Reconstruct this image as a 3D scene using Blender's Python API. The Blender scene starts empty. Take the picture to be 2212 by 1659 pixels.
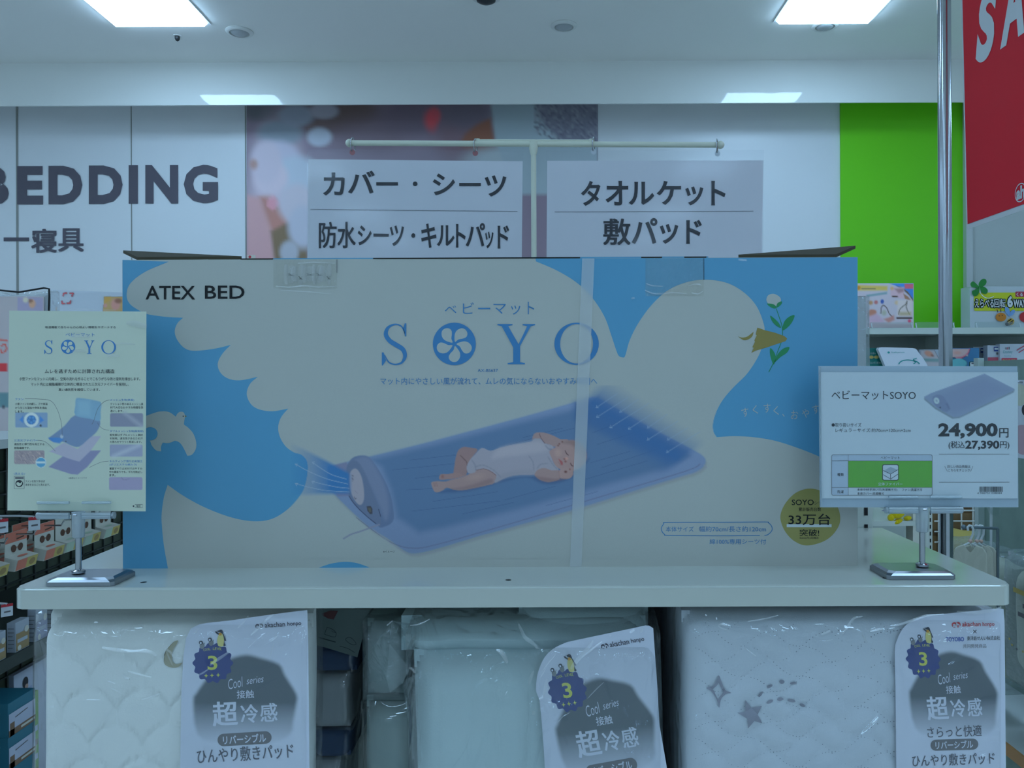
import bpy, bmesh, math, random
import numpy as np
from mathutils import Vector, Matrix, noise

# ------------------------------------------------------------------ camera, world, exposure
SC = bpy.context.scene
COL = SC.collection
F, CX, CY, ROLL, H = 1760.0, 1159.0, 817.0, 0.004, 1.40
cam_d = bpy.data.cameras.new('camera')
cam_d.sensor_fit = 'HORIZONTAL'; cam_d.sensor_width = 36.0
cam_d.lens = F*36.0/2212.0
cam_d.shift_x = -(CX-1106.0)/2212.0
cam_d.shift_y = (CY-829.5)/2212.0
cam_d.clip_start = 0.02; cam_d.clip_end = 60
cam = bpy.data.objects.new('camera', cam_d); COL.objects.link(cam)
cam.location = (0, 0, H); cam.rotation_euler = (math.pi/2, ROLL, 0)
SC.camera = cam
world = bpy.data.worlds.new('world'); SC.world = world; world.use_nodes = True
world.node_tree.nodes['Background'].inputs[0].default_value = (0.5, 0.8, 1.0, 1)
world.node_tree.nodes['Background'].inputs[1].default_value = 0.05
SC.view_settings.view_transform = 'Standard'; SC.view_settings.look = 'None'
SC.view_settings.exposure = 0.0; SC.view_settings.gamma = 1.0
SC.view_settings.use_curve_mapping = False
LAMP_COLOR = (0.54, 0.87, 1.24)
LAMP_POWER = 12.3
SC.cycles.transparent_max_bounces = 24
SC.cycles.max_bounces = 8
SC.cycles.caustics_reflective = False; SC.cycles.caustics_refractive = False

# ------------------------------------------------------------------ helpers
CAM = Vector((0, 0, H))
BASE = {}
rnd = random.Random(7)

def un(x, y):
    dx, dy = x-CX, y-CY
    return dx-ROLL*dy, dy+ROLL*dx

def P(x, y, d):
    u, v = un(x, y)
    return Vector((u*d/F, d, H-v*d/F))

def plane_fn(pt, n, eps=0.00012):
    n = Vector(n).normalized(); pt = Vector(pt); k = (pt-CAM).dot(n)
    def fn(x, y, l=0.0):
        u, v = un(x, y); r = Vector((u/F, 1.0, -v/F))
        return CAM+r*(k/r.dot(n))+n*(l*eps)
    return fn

def front(d, eps=0.00012): return plane_fn((0, d, 0), (0, -1, 0), eps)

def lin(c):
    c = c/255.0
    return c/12.92 if c <= 0.04045 else ((c+0.055)/1.055)**2.4
def L3(c): return tuple(lin(v) for v in c)

MATS = {}
def M(name, col=(200, 200, 200), rough=0.5, spec=0.5, metal=0.0, bump=None, emit=None, coat=0.0, var=None, sheen=0.0):
    if name in MATS: return MATS[name]
    m = bpy.data.materials.new(name); m.use_nodes = True
    nt = m.node_tree; b = nt.nodes['Principled BSDF']
    b.inputs['Base Color'].default_value = (*L3(col), 1)
    b.inputs['Roughness'].default_value = rough
    b.inputs['Specular IOR Level'].default_value = spec
    b.inputs['Metallic'].default_value = metal
    b.inputs['Coat Weight'].default_value = coat
    b.inputs['Coat Roughness'].default_value = 0.08
    if sheen: b.inputs['Sheen Weight'].default_value = sheen
    if emit:
        b.inputs['Emission Color'].default_value = (*emit[:3], 1); b.inputs['Emission Strength'].default_value = emit[3]
    if bump or var:
        tc = nt.nodes.new('ShaderNodeTexCoord')
    if bump:
        n = nt.nodes.new('ShaderNodeTexNoise'); n.inputs['Scale'].default_value = bump[0]; n.inputs['Detail'].default_value = bump[3] if len(bump) > 3 else 3
        bp = nt.nodes.new('ShaderNodeBump'); bp.inputs['Strength'].default_value = bump[1]; bp.inputs['Distance'].default_value = bump[2]
        nt.links.new(tc.outputs['Object'], n.inputs['Vector'])
        nt.links.new(n.outputs['Fac'], bp.inputs['Height']); nt.links.new(bp.outputs['Normal'], b.inputs['Normal'])
    if var:
        n2 = nt.nodes.new('ShaderNodeTexNoise'); n2.inputs['Scale'].default_value = var[1]; n2.inputs['Detail'].default_value = 4
        mx = nt.nodes.new('ShaderNodeMix'); mx.data_type = 'RGBA'
        mx.inputs[6].default_value = (*L3(col), 1); mx.inputs[7].default_value = (*L3(var[0]), 1)
        nt.links.new(tc.outputs['Object'], n2.inputs['Vector']); nt.links.new(n2.outputs['Fac'], mx.inputs[0])
        nt.links.new(mx.outputs[2], b.inputs['Base Color'])
    MATS[name] = m
    return m

def clear(name, tint=(235, 245, 248), gloss=1.0, rough=0.06, milky=0.0, milk=(220, 225, 225), bump=None, facing=0.25):
    """clear plastic: see-through with a mirror-like surface sheen, optionally a little milky"""
    if name in MATS: return MATS[name]
    m = bpy.data.materials.new(name); m.use_nodes = True
    nt = m.node_tree; nt.nodes.remove(nt.nodes['Principled BSDF']); out = nt.nodes['Material Output']
    tr = nt.nodes.new('ShaderNodeBsdfTransparent'); tr.inputs[0].default_value = (*L3(tint), 1)
    gl = nt.nodes.new('ShaderNodeBsdfGlossy'); gl.inputs['Roughness'].default_value = rough
    df = nt.nodes.new('ShaderNodeBsdfDiffuse'); df.inputs[0].default_value = (*L3(milk), 1)
    m1 = nt.nodes.new('ShaderNodeMixShader'); m1.inputs[0].default_value = milky
    m2 = nt.nodes.new('ShaderNodeMixShader')
    lw = nt.nodes.new('ShaderNodeLayerWeight'); lw.inputs[0].default_value = 0.5
    pw = nt.nodes.new('ShaderNodeMath'); pw.operation = 'POWER'; pw.inputs[1].default_value = 4.0
    ml = nt.nodes.new('ShaderNodeMath'); ml.operation = 'MULTIPLY_ADD'; ml.use_clamp = True
    ml.inputs[1].default_value = facing*gloss; ml.inputs[2].default_value = 0.045*gloss
    nt.links.new(tr.outputs[0], m1.inputs[1]); nt.links.new(df.outputs[0], m1.inputs[2])
    nt.links.new(lw.outputs['Facing'], pw.inputs[0]); nt.links.new(pw.outputs[0], ml.inputs[0]); nt.links.new(ml.outputs[0], m2.inputs[0])
    nt.links.new(m1.outputs[0], m2.inputs[1]); nt.links.new(gl.outputs[0], m2.inputs[2])
    if bump:
        tc = nt.nodes.new('ShaderNodeTexCoord'); mp = nt.nodes.new('ShaderNodeMapping')
        mp.inputs['Scale'].default_value = bump[3]; mp.inputs['Rotation'].default_value = bump[4]
        n = nt.nodes.new('ShaderNodeTexNoise'); n.inputs['Scale'].default_value = bump[0]; n.inputs['Detail'].default_value = 2.0; n.inputs['Distortion'].default_value = 1.2
        bp = nt.nodes.new('ShaderNodeBump'); bp.inputs['Strength'].default_value = bump[1]; bp.inputs['Distance'].default_value = bump[2]
        nt.links.new(tc.outputs['Object'], mp.inputs[0]); nt.links.new(mp.outputs[0], n.inputs['Vector'])
        nt.links.new(n.outputs['Fac'], bp.inputs['Height'])
        nt.links.new(bp.outputs['Normal'], gl.inputs['Normal']); nt.links.new(bp.outputs['Normal'], lw.inputs['Normal'])
    nt.links.new(m2.outputs[0], out.inputs[0])
    MATS[name] = m
    return m

def vcmat(name='printed_picture', rough=0.5, spec=0.4):
    """ink printed as a picture: colour (and coverage) per point"""
    if name in MATS: return MATS[name]
    m = bpy.data.materials.new(name); m.use_nodes = True
    nt = m.node_tree; b = nt.nodes['Principled BSDF']
    at = nt.nodes.new('ShaderNodeAttribute'); at.attribute_name = 'ink'
    b.inputs['Roughness'].default_value = rough; b.inputs['Specular IOR Level'].default_value = spec
    nt.links.new(at.outputs['Color'], b.inputs['Base Color']); nt.links.new(at.outputs['Alpha'], b.inputs['Alpha'])
    MATS[name] = m
    return m

def tag(o, label=None, cat=None, group=None, kind=None):
    if label: o['label'] = label
    if cat: o['category'] = cat
    if group: o['group'] = group
    if kind: o['kind'] = kind
    return o

def thing(name, label, cat, loc, group=None):
    o = bpy.data.objects.new(name, None); COL.objects.link(o)
    o.empty_display_size = 0.02; o.location = loc
    BASE[o.name] = Vector(loc)
    return tag(o, label, cat, group)

def link_mesh(name, me, mats, parent=None, loc=None, smooth=False):
    o = bpy.data.objects.new(name, me); COL.objects.link(o)
    for m in mats: me.materials.append(m)
    base = BASE[parent.name] if parent else (Vector(loc) if loc is not None else Vector((0, 0, 0)))
    me.transform(Matrix.Translation(-base))
    if parent: o.parent = parent
    else: o.location = base
    BASE[o.name] = base
    if smooth:
        me.polygons.foreach_set('use_smooth', [True]*len(me.polygons)); me.set_sharp_from_angle(angle=math.radians(50))
    me.update()
    return o

def obj(name, bm, mat, parent=None, loc=None, smooth=False, bevel=0.0, seg=2, recalc=True):
    if bevel:
        bmesh.ops.bevel(bm, geom=bm.edges[:], offset=bevel, segments=seg, affect='EDGES', profile=0.5)
    if recalc: bmesh.ops.recalc_face_normals(bm, faces=bm.faces[:])
    me = bpy.data.meshes.new(name); bm.to_mesh(me); bm.free()
    mats = mat if isinstance(mat, (list, tuple)) else [mat]
    return link_mesh(name, me, mats, parent, loc, smooth)

def abox(bm, x0, x1, y0, y1, z0, z1, mi=0):
    vs = [bm.verts.new(p) for p in ((x0,y0,z0),(x1,y0,z0),(x1,y1,z0),(x0,y1,z0),(x0,y0,z1),(x1,y0,z1),(x1,y1,z1),(x0,y1,z1))]
    for f in ((0,3,2,1),(4,5,6,7),(0,1,5,4),(1,2,6,5),(2,3,7,6),(3,0,4,7)):
        bm.faces.new([vs[i] for i in f]).material_index = mi
    return bm

def B(*a): return abox(bmesh.new(), *a)

def hexa(bm, pts, mi=0):
    """8 corner points: bottom loop then top loop"""
    vs = [bm.verts.new(p) for p in pts]
    for f in ((0,3,2,1),(4,5,6,7),(0,1,5,4),(1,2,6,5),(2,3,7,6),(3,0,4,7)):
        bm.faces.new([vs[i] for i in f]).material_index = mi
    return bm

def quad(bm, pts, mi=0):
    bm.faces.new([bm.verts.new(p) for p in pts]).material_index = mi
    return bm

def tube(bm, pts, r, n=12, caps=True, mi=0):
    pts = [Vector(p) for p in pts]; rings = []
    rr = r if isinstance(r, (list, tuple)) else [r]*len(pts)
    ref = None
    for i, p in enumerate(pts):
        t = (pts[min(i+1, len(pts)-1)]-pts[max(i-1, 0)]).normalized()
        if ref is None:
            ref = Vector((0, 0, 1)) if abs(t.z) < 0.9 else Vector((1, 0, 0))
        a = (ref-t*ref.dot(t)).normalized(); b = t.cross(a); ref = a
        rings.append([bm.verts.new(p+(a*math.cos(2*math.pi*k/n)+b*math.sin(2*math.pi*k/n))*rr[i]) for k in range(n)])
    for a, b in zip(rings, rings[1:]):
        for k in range(n):
            bm.faces.new((a[k], a[(k+1) % n], b[(k+1) % n], b[k])).material_index = mi
    if caps:
        bm.faces.new(rings[0][::-1]).material_index = mi; bm.faces.new(rings[-1]).material_index = mi
    return bm

def lathe(bm, c, prof, n=24, mi=0):
    rings = [[bm.verts.new((c[0]+r*math.cos(2*math.pi*k/n), c[1]+r*math.sin(2*math.pi*k/n), c[2]+z)) for k in range(n)] for r, z in prof]
    for a, b in zip(rings, rings[1:]):
        for k in range(n):
            bm.faces.new((a[k], a[(k+1) % n], b[(k+1) % n], b[k])).material_index = mi
    bm.faces.new(rings[0][::-1]).material_index = mi; bm.faces.new(rings[-1]).material_index = mi
    return bm

def spline(pts, n=6, closed=False):
    out = []; N = len(pts)
    rng = range(N if closed else N-1)
    for i in rng:
        g = lambda k: pts[k % N] if closed else pts[min(max(k, 0), N-1)]
        p0, p1, p2, p3 = g(i-1), g(i), g(i+1), g(i+2)
        for j in range(n):
            t = j/n
            out.append(tuple(0.5*((2*b)+(-a+c)*t+(2*a-5*b+4*c-d)*t*t+(-a+3*b-3*c+d)*t*t*t) for a, b, c, d in zip(p0, p1, p2, p3)))
    if not closed: out.append(tuple(pts[-1]))
    return out

def cusped(*segs, n=6):
    out = []
    for s in segs:
        q = spline(s, n)
        out += q if not out else q[1:]
    return out

def crop(x0, y0, s): return lambda pts: [(x0+u/s, y0+v/s) for u, v in pts]

# ---- lettering
_tc = {}
def glyphs(body, bold=0.0, shear=0.0, res=3):
    key = (body, bold, shear, res)
    if key in _tc: return _tc[key]
    cu = bpy.data.curves.new('tmp', 'FONT'); cu.body = body; cu.offset = bold; cu.shear = shear; cu.resolution_u = res
    o = bpy.data.objects.new('tmp', cu); COL.objects.link(o)
    dg = bpy.context.evaluated_depsgraph_get()
    me = bpy.data.meshes.new_from_object(o.evaluated_get(dg))
    vs = [(v.co.x, v.co.y) for v in me.vertices]; fs = [tuple(p.vertices) for p in me.polygons]
    bpy.data.objects.remove(o); bpy.data.curves.remove(cu); bpy.data.meshes.remove(me)
    _tc[key] = (vs, fs)
    return vs, fs

class Canvas:
    """flat printing on a surface; coordinates are mapped to the surface by fn(u, v, layer)"""
    def __init__(s, fn, xf=None):
        s.fn, s.xf, s.bm, s.mats = fn, xf, bmesh.new(), []
    def mi(s, m):
        if m not in s.mats: s.mats.append(m)
        return s.mats.index(m)
    def pt(s, u, v, l):
        if s.xf: u, v = s.xf(u, v)
        return s.fn(u, v, l)
    def poly(s, pts, m, l=1):
        f = s.bm.faces.new([s.bm.verts.new(s.pt(u, v, l)) for u, v in pts]); f.material_index = s.mi(m)
        return s
    def rect(s, x0, y0, x1, y1, m, l=1): return s.poly([(x0,y0),(x1,y0),(x1,y1),(x0,y1)], m, l)
    def rr(s, x0, y0, x1, y1, r): 
        p = []
        for cx, cy, a in ((x1-r,y0+r,-90),(x1-r,y1-r,0),(x0+r,y1-r,90),(x0+r,y0+r,180)):
            for k in range(7):
                t = math.radians(a+15*k); p.append((cx+r*math.cos(t), cy+r*math.sin(t)))
        return p
    def rrect(s, x0, y0, x1, y1, r, m, l=1): return s.poly(s.rr(x0,y0,x1,y1,r), m, l)
    def ell(s, cx, cy, rx, ry, m, l=1, rot=0, n=28):
        c, sn = math.cos(math.radians(rot)), math.sin(math.radians(rot)); p = []
        for k in range(n):
            a = 2*math.pi*k/n; x, y = rx*math.cos(a), ry*math.sin(a); p.append((cx+x*c-y*sn, cy+x*sn+y*c))
        return s.poly(p, m, l)
    def ring(s, outer, inner, m, l=1):
        n = len(outer); i = s.mi(m)
        a = [s.bm.verts.new(s.pt(*p, l)) for p in outer]; b = [s.bm.verts.new(s.pt(*p, l)) for p in inner]
        for k in range(n):
            s.bm.faces.new((a[k], a[(k+1)%n], b[(k+1)%n], b[k])).material_index = i
        return s
    def line(s, pts, w, m, l=1, closed=False):
        n = len(pts); i = s.mi(m); prev = None; first = None
        for k, p in enumerate(pts):
            a = pts[(k-1) % n] if closed else pts[max(k-1, 0)]
            b = pts[(k+1) % n] if closed else pts[min(k+1, n-1)]
            tx, ty = b[0]-a[0], b[1]-a[1]; q = math.hypot(tx, ty) or 1; nx, ny = -ty/q, tx/q
            ww = (w[k] if isinstance(w, (list, tuple)) else w)/2
            cur = (s.bm.verts.new(s.pt(p[0]+nx*ww, p[1]+ny*ww, l)), s.bm.verts.new(s.pt(p[0]-nx*ww, p[1]-ny*ww, l)))
            if prev: s.bm.faces.new((prev[0], cur[0], cur[1], prev[1])).material_index = i
            else: first = cur
            prev = cur
        if closed: s.bm.faces.new((prev[0], first[0], first[1], prev[1])).material_index = i
        return s
    def text(s, body, x0, y0, x1, y1, m, l=2, bold=0.0, rot=0.0, shear=0.0, res=3):
        cjk = any(ord(c) > 0x3400 for c in body) and bold > 0
        vs, fs = glyphs(body, 0.0 if cjk else bold, shear, res)
        if not vs: return s
        a0 = min(v[0] for v in vs); a1 = max(v[0] for v in vs); b0 = min(v[1] for v in vs); b1 = max(v[1] for v in vs)
        cx, cy = (x0+x1)/2, (y0+y1)/2; c, sn = math.cos(math.radians(rot)), math.sin(math.radians(rot)); i = s.mi(m)
        k = bold*(x1-x0)/max(len(body), 1)*.8
        strikes = [(0, 0)] if not cjk else ([(-k, 0), (k, 0)] if y1-y0 < 12 else [(-k, -k*.7), (k, -k*.7), (-k, k*.7), (k, k*.7)])
        for q_, (ox, oy) in enumerate(strikes):
            bv = []; lq = l+.22*q_
            for a, b in vs:
                x = x0+(a-a0)/(a1-a0)*(x1-x0)-cx+ox; y = y1-(b-b0)/((b1-b0) or 1)*(y1-y0)-cy+oy
                bv.append(s.bm.verts.new(s.pt(cx+x*c-y*sn, cy+x*sn+y*c, lq)))
            for f in fs:
                try: s.bm.faces.new([bv[q] for q in f]).material_index = i
                except ValueError: pass
        return s
    def build(s, name, parent=None, loc=None):
        return obj(name, s.bm, s.mats, parent, loc, recalc=False)

def soyo(cv, m, hole, S, fan, Y, O, l=2):
    """the four big serif letters with a fan in the first round one"""
    x0, y0, x1, y1 = S; w, h = x1-x0, y1-y0
    ctr = [(.86,.24),(.74,.075),(.50,.025),(.24,.10),(.15,.26),(.29,.41),(.53,.51),(.79,.62),(.87,.78),(.75,.93),(.50,.975),(.26,.92),(.11,.75)]
    wd = [.02,.05,.055,.11,.16,.17,.18,.17,.14,.08,.055,.05,.02]
    sp = spline([(x0+a*w, y0+b*h) for a, b in ctr], 5); ws = [v[0]*w for v in spline([(q,) for q in wd], 5)]
    cv.line(sp, ws, m, l)
    cv.poly([(x0+a*w, y0+b*h) for a, b in ((.86,0),(.92,0),(.92,.31),(.87,.31),(.80,.12))], m, l)
    cv.poly([(x0+a*w, y0+b*h) for a, b in ((.04,1),(.0,1),(.0,.69),(.07,.69),(.16,.88))], m, l)
    cx, cy, r = fan
    cv.ell(cx, cy, r, r*.99, m, l, n=48)
    for k in range(5):
        a0 = math.radians(-53+72*k); c, sn = math.cos(a0), math.sin(a0)
        tear = [(0.10,-.03),(0.24,-.17),(0.42,-.27),(0.62,-.27),(0.80,-.15),(0.84,.03),(0.76,.19),(0.60,.25),(0.44,.17),(0.28,.03)]
        q = spline([(cx+r*(a*c-b*sn), cy+r*(a*sn+b*c)) for a, b in tear], 4, True)
        cv.poly(q, hole, l+1)
    x0, y0, x1, y1 = Y; w, h = x1-x0, y1-y0
    yp = [(0,0),(.40,0),(.40,.03),(.285,.05),(.56,.50),(.79,.055),(.67,.03),(.67,0),(1,0),(1,.03),(.885,.055),(.60,.55),(.60,.945),(.73,.97),(.73,1),(.27,1),(.27,.97),(.42,.945),(.42,.58),(.115,.055),(0,.03)]
    cv.poly([(x0+a*w, y0+b*h) for a, b in yp], m, l)
    x0, y0, x1, y1 = O; cx, cy, rx, ry = (x0+x1)/2, (y0+y1)/2, (x1-x0)/2, (y1-y0)/2
    E = lambda a, b: [(cx+a*math.cos(2*math.pi*k/48), cy+b*math.sin(2*math.pi*k/48)) for k in range(48)]
    cv.ring(E(rx, ry), E(rx*.74, ry*.93), m, l)

class Ras:
    """a printed picture composed as a fine mesh of ink colours"""
    def __init__(s, x0, y0, x1, y1, step, white=(150,172,180)):
        s.nx, s.ny = int((x1-x0)/step)+1, int((y1-y0)/step)+1
        s.X, s.Y = np.meshgrid(np.linspace(x0, x1, s.nx), np.linspace(y0, y1, s.ny))
        s.rgb = np.zeros((s.ny, s.nx, 3)); s.a = np.zeros((s.ny, s.nx)); s.w = np.array(L3(white))
    def fill(s, albedo):
        s.rgb[:] = L3(albedo); s.a[:] = 1; return s
    def exact(s, albedo):
        c = np.array(L3(albedo)); return lambda X, Y: np.broadcast_to(c, X.shape+(3,))
    def col(s, c): return np.clip(np.array(L3(c))/s.w*0.8, 0.002, 0.95)
    def over(s, al, c, sl):
        if callable(c): cc = c(s.X[sl], s.Y[sl])
        else: cc = s.col(c)
        na = al+s.a[sl]*(1-al)
        num = cc*al[..., None]+s.rgb[sl]*(s.a[sl]*(1-al))[..., None]
        s.rgb[sl] = num/np.maximum(na, 1e-6)[..., None]; s.a[sl] = na
        return s
    def win(s, x0, y0, x1, y1):
        i0 = np.searchsorted(s.X[0], x0); i1 = np.searchsorted(s.X[0], x1)
        j0 = np.searchsorted(s.Y[:, 0], y0); j1 = np.searchsorted(s.Y[:, 0], y1)
        return (slice(max(j0-1, 0), j1+1), slice(max(i0-1, 0), i1+1))
    def sd(s, pts, sl):
        X, Y = s.X[sl], s.Y[sl]; d = np.full(X.shape, 1e9); ins = np.zeros(X.shape, bool); n = len(pts)
        for k in range(n):
            (ax, ay), (bx, by) = pts[k], pts[(k+1) % n]
            ex, ey = bx-ax, by-ay; q = ex*ex+ey*ey or 1e-9
            t = np.clip(((X-ax)*ex+(Y-ay)*ey)/q, 0, 1)
            d = np.minimum(d, np.hypot(X-ax-t*ex, Y-ay-t*ey))
            if ay != by:
                c = ((ay > Y) != (by > Y)) & (X < ex*(Y-ay)/(by-ay)+ax)
                ins ^= c
        return np.where(ins, -d, d)
    def poly(s, pts, c, soft=1.2, alpha=1.0):
        xs = [p[0] for p in pts]; ys = [p[1] for p in pts]
        sl = s.win(min(xs)-soft, min(ys)-soft, max(xs)+soft, max(ys)+soft)
        if s.X[sl].size == 0: return s
        al = np.clip(0.5-s.sd(pts, sl)/soft, 0, 1); al = al*al*(3-2*al)*alpha
        return s.over(al, c, sl)
    def blob(s, cx, cy, rx, ry, c, alpha=1.0, hard=0.2, rot=0):
        R = max(rx, ry)*1.05; sl = s.win(cx-R, cy-R, cx+R, cy+R)
        if s.X[sl].size == 0: return s
        ca, sa = math.cos(math.radians(rot)), math.sin(math.radians(rot)); dx, dy = s.X[sl]-cx, s.Y[sl]-cy
        r = np.hypot((dx*ca+dy*sa)/rx, (-dx*sa+dy*ca)/ry); t = np.clip((1-r)/(1-hard), 0, 1)
        return s.over(t*t*(3-2*t)*alpha, c, sl)
    def line(s, pts, w, c, alpha=1.0, soft=1.2):
        for (ax, ay), (bx, by) in zip(pts, pts[1:]):
            m = w+soft; sl = s.win(min(ax,bx)-m, min(ay,by)-m, max(ax,bx)+m, max(ay,by)+m)
            X, Y = s.X[sl], s.Y[sl]
            if X.size == 0: continue
            ex, ey = bx-ax, by-ay; q = ex*ex+ey*ey or 1e-9
            t = np.clip(((X-ax)*ex+(Y-ay)*ey)/q, 0, 1); d = np.hypot(X-ax-t*ex, Y-ay-t*ey)
            s.over(np.clip(0.5-(d-w/2)/soft, 0, 1)*alpha, c, sl)
        return s
    def speck(s, amp, seed=1):
        r = np.random.RandomState(seed); s.rgb *= (1+amp*(r.rand(s.ny, s.nx, 1)-.5)); return s
    def build(s, name, fn, l=1, parent=None, loc=None, mat=None, xf=None):
        idx = -np.ones((s.ny, s.nx), int)
        keep = s.a > 0.004
        k2 = np.zeros_like(keep); q = keep[:-1, :-1] | keep[1:, :-1] | keep[:-1, 1:] | keep[1:, 1:]
        for dj in (0, 1):
            for di in (0, 1): k2[dj:s.ny-1+dj, di:s.nx-1+di] |= q
        idx[k2] = np.arange(k2.sum())
        vs = []
        for x, y in zip(s.X[k2], s.Y[k2]):
            if xf: x, y = xf(x, y)
            vs.append(tuple(fn(x, y, l)))
        jj, ii = np.nonzero(q)
        fs = np.stack([idx[jj, ii], idx[jj, ii+1], idx[jj+1, ii+1], idx[jj+1, ii]], 1)
        me = bpy.data.meshes.new(name); me.from_pydata(vs, [], fs.tolist())
        ca = me.color_attributes.new('ink', 'FLOAT_COLOR', 'POINT')
        rgba = np.concatenate([s.rgb[k2], s.a[k2][:, None]], 1).astype(np.float32)
        ca.data.foreach_set('color', rgba.ravel())
        return link_mesh(name, me, [mat or vcmat()], parent, loc)

def padmesh(bm, x0, x1, z0, z1, yf, depth, r, nx, nz, disp=None, wob=0.0, seed=0, skew=0.0, mi=0, zr=None, nd=5, topdrop=0.0, backtop=0.0):
    """soft rounded slab facing the camera; disp(x, z) raises the front"""
    surf = {}
    zr = zr or r
    G = []
    for j in range(nz+1):
        row = []
        for i in range(nx+1):
            x = x0+(x1-x0)*i/nx; z = z0+(z1-z0)*j/nz
            q = max(0, 1-min(x-x0, x1-x)/r); w = max(0, 1-min(z-z0, z1-z)/zr); t = min(1, math.hypot(q, w))
            y = yf+r*(1-math.sqrt(max(0, 1-t*t)))
            if disp: y -= disp(x, z)*(1-t)
            if wob: y += wob*noise.noise((x*9+seed, z*9, seed))
            row.append(bm.verts.new((x+skew*(z-z1), y, z-topdrop*t*(w > q))))
        G.append(row)
    for j in range(nz):
        for i in range(nx):
            bm.faces.new((G[j][i], G[j][i+1], G[j+1][i+1], G[j+1][i])).material_index = mi
    loop = [G[0][i] for i in range(nx+1)]+[G[j][nx] for j in range(1, nz+1)]+[G[nz][i] for i in range(nx-1, -1, -1)]+[G[j][0] for j in range(nz-1, 0, -1)]
    prev = loop
    for k in range(1, nd+1):
        cur = []
        for v in loop:
            c = v.co; yy = c.y+(depth-r)*k/nd
            n1 = noise.noise((c.x*14+seed, yy*14, c.z*14))*wob*2
            cur.append(bm.verts.new((c.x+n1*.5, yy, c.z+n1+(backtop*k/nd if c.z > (z0+z1)/2 else 0))))
        n = len(cur)
        for i in range(n):
            bm.faces.new((prev[i], prev[(i+1) % n], cur[(i+1) % n], cur[i])).material_index = mi
        prev = cur
    bm.faces.new(prev).material_index = mi
    return bm

d_of = lambda p: p.y
LAMPS = [Vector((x, y, 3.18)) for x in (-5.2, -1.885, 1.45, 4.78) for y in (3.875, 1.95, 0.05, -1.85, -3.75, -5.65, -7.4)]
def glint_folds(parent, strokes, d, mat, name='film_glint_fold', lamp_y=-1.0, fn=None):
    """small raised folds in clear film; each is added and turned to mirror a lamp into the camera as a glint"""
    bm = bmesh.new()
    for pts, w in strokes:
        pts = spline(pts, 4) if len(pts) > 2 else [pts[0], tuple((a+b)/2 for a, b in zip(*pts)), pts[1]]
        P3 = [fn(x, y, 14) if fn else P(x, y, d) for x, y in pts]; prev = None; rows = []
        for i, p in enumerate(P3):
            tt = (P3[min(i+1, len(P3)-1)]-P3[max(i-1, 0)]).normalized(); v = (CAM-p).normalized(); best = None
            for L in LAMPS:
                h = ((L-p).normalized()+v).normalized()
                if h.y > -.15 or L.y > lamp_y+(1.2 if p.z < 1.15 else 0): continue
                n = (h-tt*h.dot(tt)).normalized(); k = abs(h.dot(tt))+(.25*n.angle(prev) if prev else 0)
                if best is None or k < best[0]: best = (k, n)
            n = prev = best[1]; s = tt.cross(n).normalized()
            if s.z < 0: s = -s
            ww = w*1.7*d_of(p)/F*.5*(.35+.65*math.sin(math.pi*(i+.6)/(len(P3)+.2)))
            rows.append([bm.verts.new(p+s*ww*q-n*q*q*ww*.07) for q in (-1, -.4, .4, 1)])
        for a, c in zip(rows, rows[1:]):
            for q in range(3): bm.faces.new((a[q], a[q+1], c[q+1], c[q]))
    return obj(name, bm, mat, parent, recalc=False, smooth=True)

# ------------------------------------------------------------------ common materials
WHITE = M('white_paint', (225, 226, 224), 0.45)
CHROME = M('chrome', (176, 180, 186), 0.16, metal=1.0)
ACRYL = clear('clear_acrylic', (247, 250, 251), 1.3, 0.05, facing=0.45)
SHEET = clear('laminate_film', (253, 254, 254), 1.0, 0.05, facing=0.3)
BRUSHED = M('brushed_chrome', (150, 154, 160), 0.28, metal=1.0)
SOCKETM = clear('acrylic_socket', (240, 246, 250), 2.0, .10, milky=.32, milk=(228, 236, 242), facing=.4)
GLINTFOLD = clear('glint_fold_gloss', (254, 254, 254), 4.5, .24, facing=.3)  # extra gloss for the added folds that make lamp glints
BLACK = M('black_ink', (24, 25, 28), 0.5, 0.3)
DARK = M('dark_ink', (45, 46, 52), 0.5, 0.3)
GREYINK = M('grey_ink', (110, 108, 112), 0.5, 0.3)
# ------------------------------------------------------------------ the room and its lamps
CZ = 3.20; WY = 4.90; FY = 4.625; FZ = H+1.558
def structure(name, bm, mat, **k): return tag(obj(name, bm, mat, **k), kind='structure')
M('ceiling_paint', (242, 241, 236), 0.75, 0.25, bump=(220, .12, .002))
M('wall_panel', (231, 232, 234), 0.35, 0.5)
M('fascia_paint', (235, 235, 230), 0.045, 0.55, bump=(4, .035, .02))
structure('floor', B(-6.2, 6.2, -8.2, 5.1, -0.1, 0), M('floor_tile', (236, 234, 228), 0.35, var=((226, 223, 214), 3)))
structure('ceiling', B(-6.2, 6.2, -8.2, 5.1, CZ, CZ+.1), MATS['ceiling_paint'])
structure('wall_back', B(-6.2, 6.2, WY, WY+.1, 0, CZ), MATS['wall_panel'])
structure('wall_left', B(-6.2, -6.1, -8.2, WY, 0, CZ), WHITE)
structure('wall_right', B(6.1, 6.2, -8.2, WY, 0, CZ), WHITE)
structure('wall_rear', B(-6.1, 6.1, -8.2, -8.1, 0, CZ), WHITE)
structure('trim_1', B(-6.1, 6.1, FY, FY+.012, FZ, CZ), MATS['fascia_paint'])['label'] = 'glossy white hanging valance along the top of the back wall'
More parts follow.
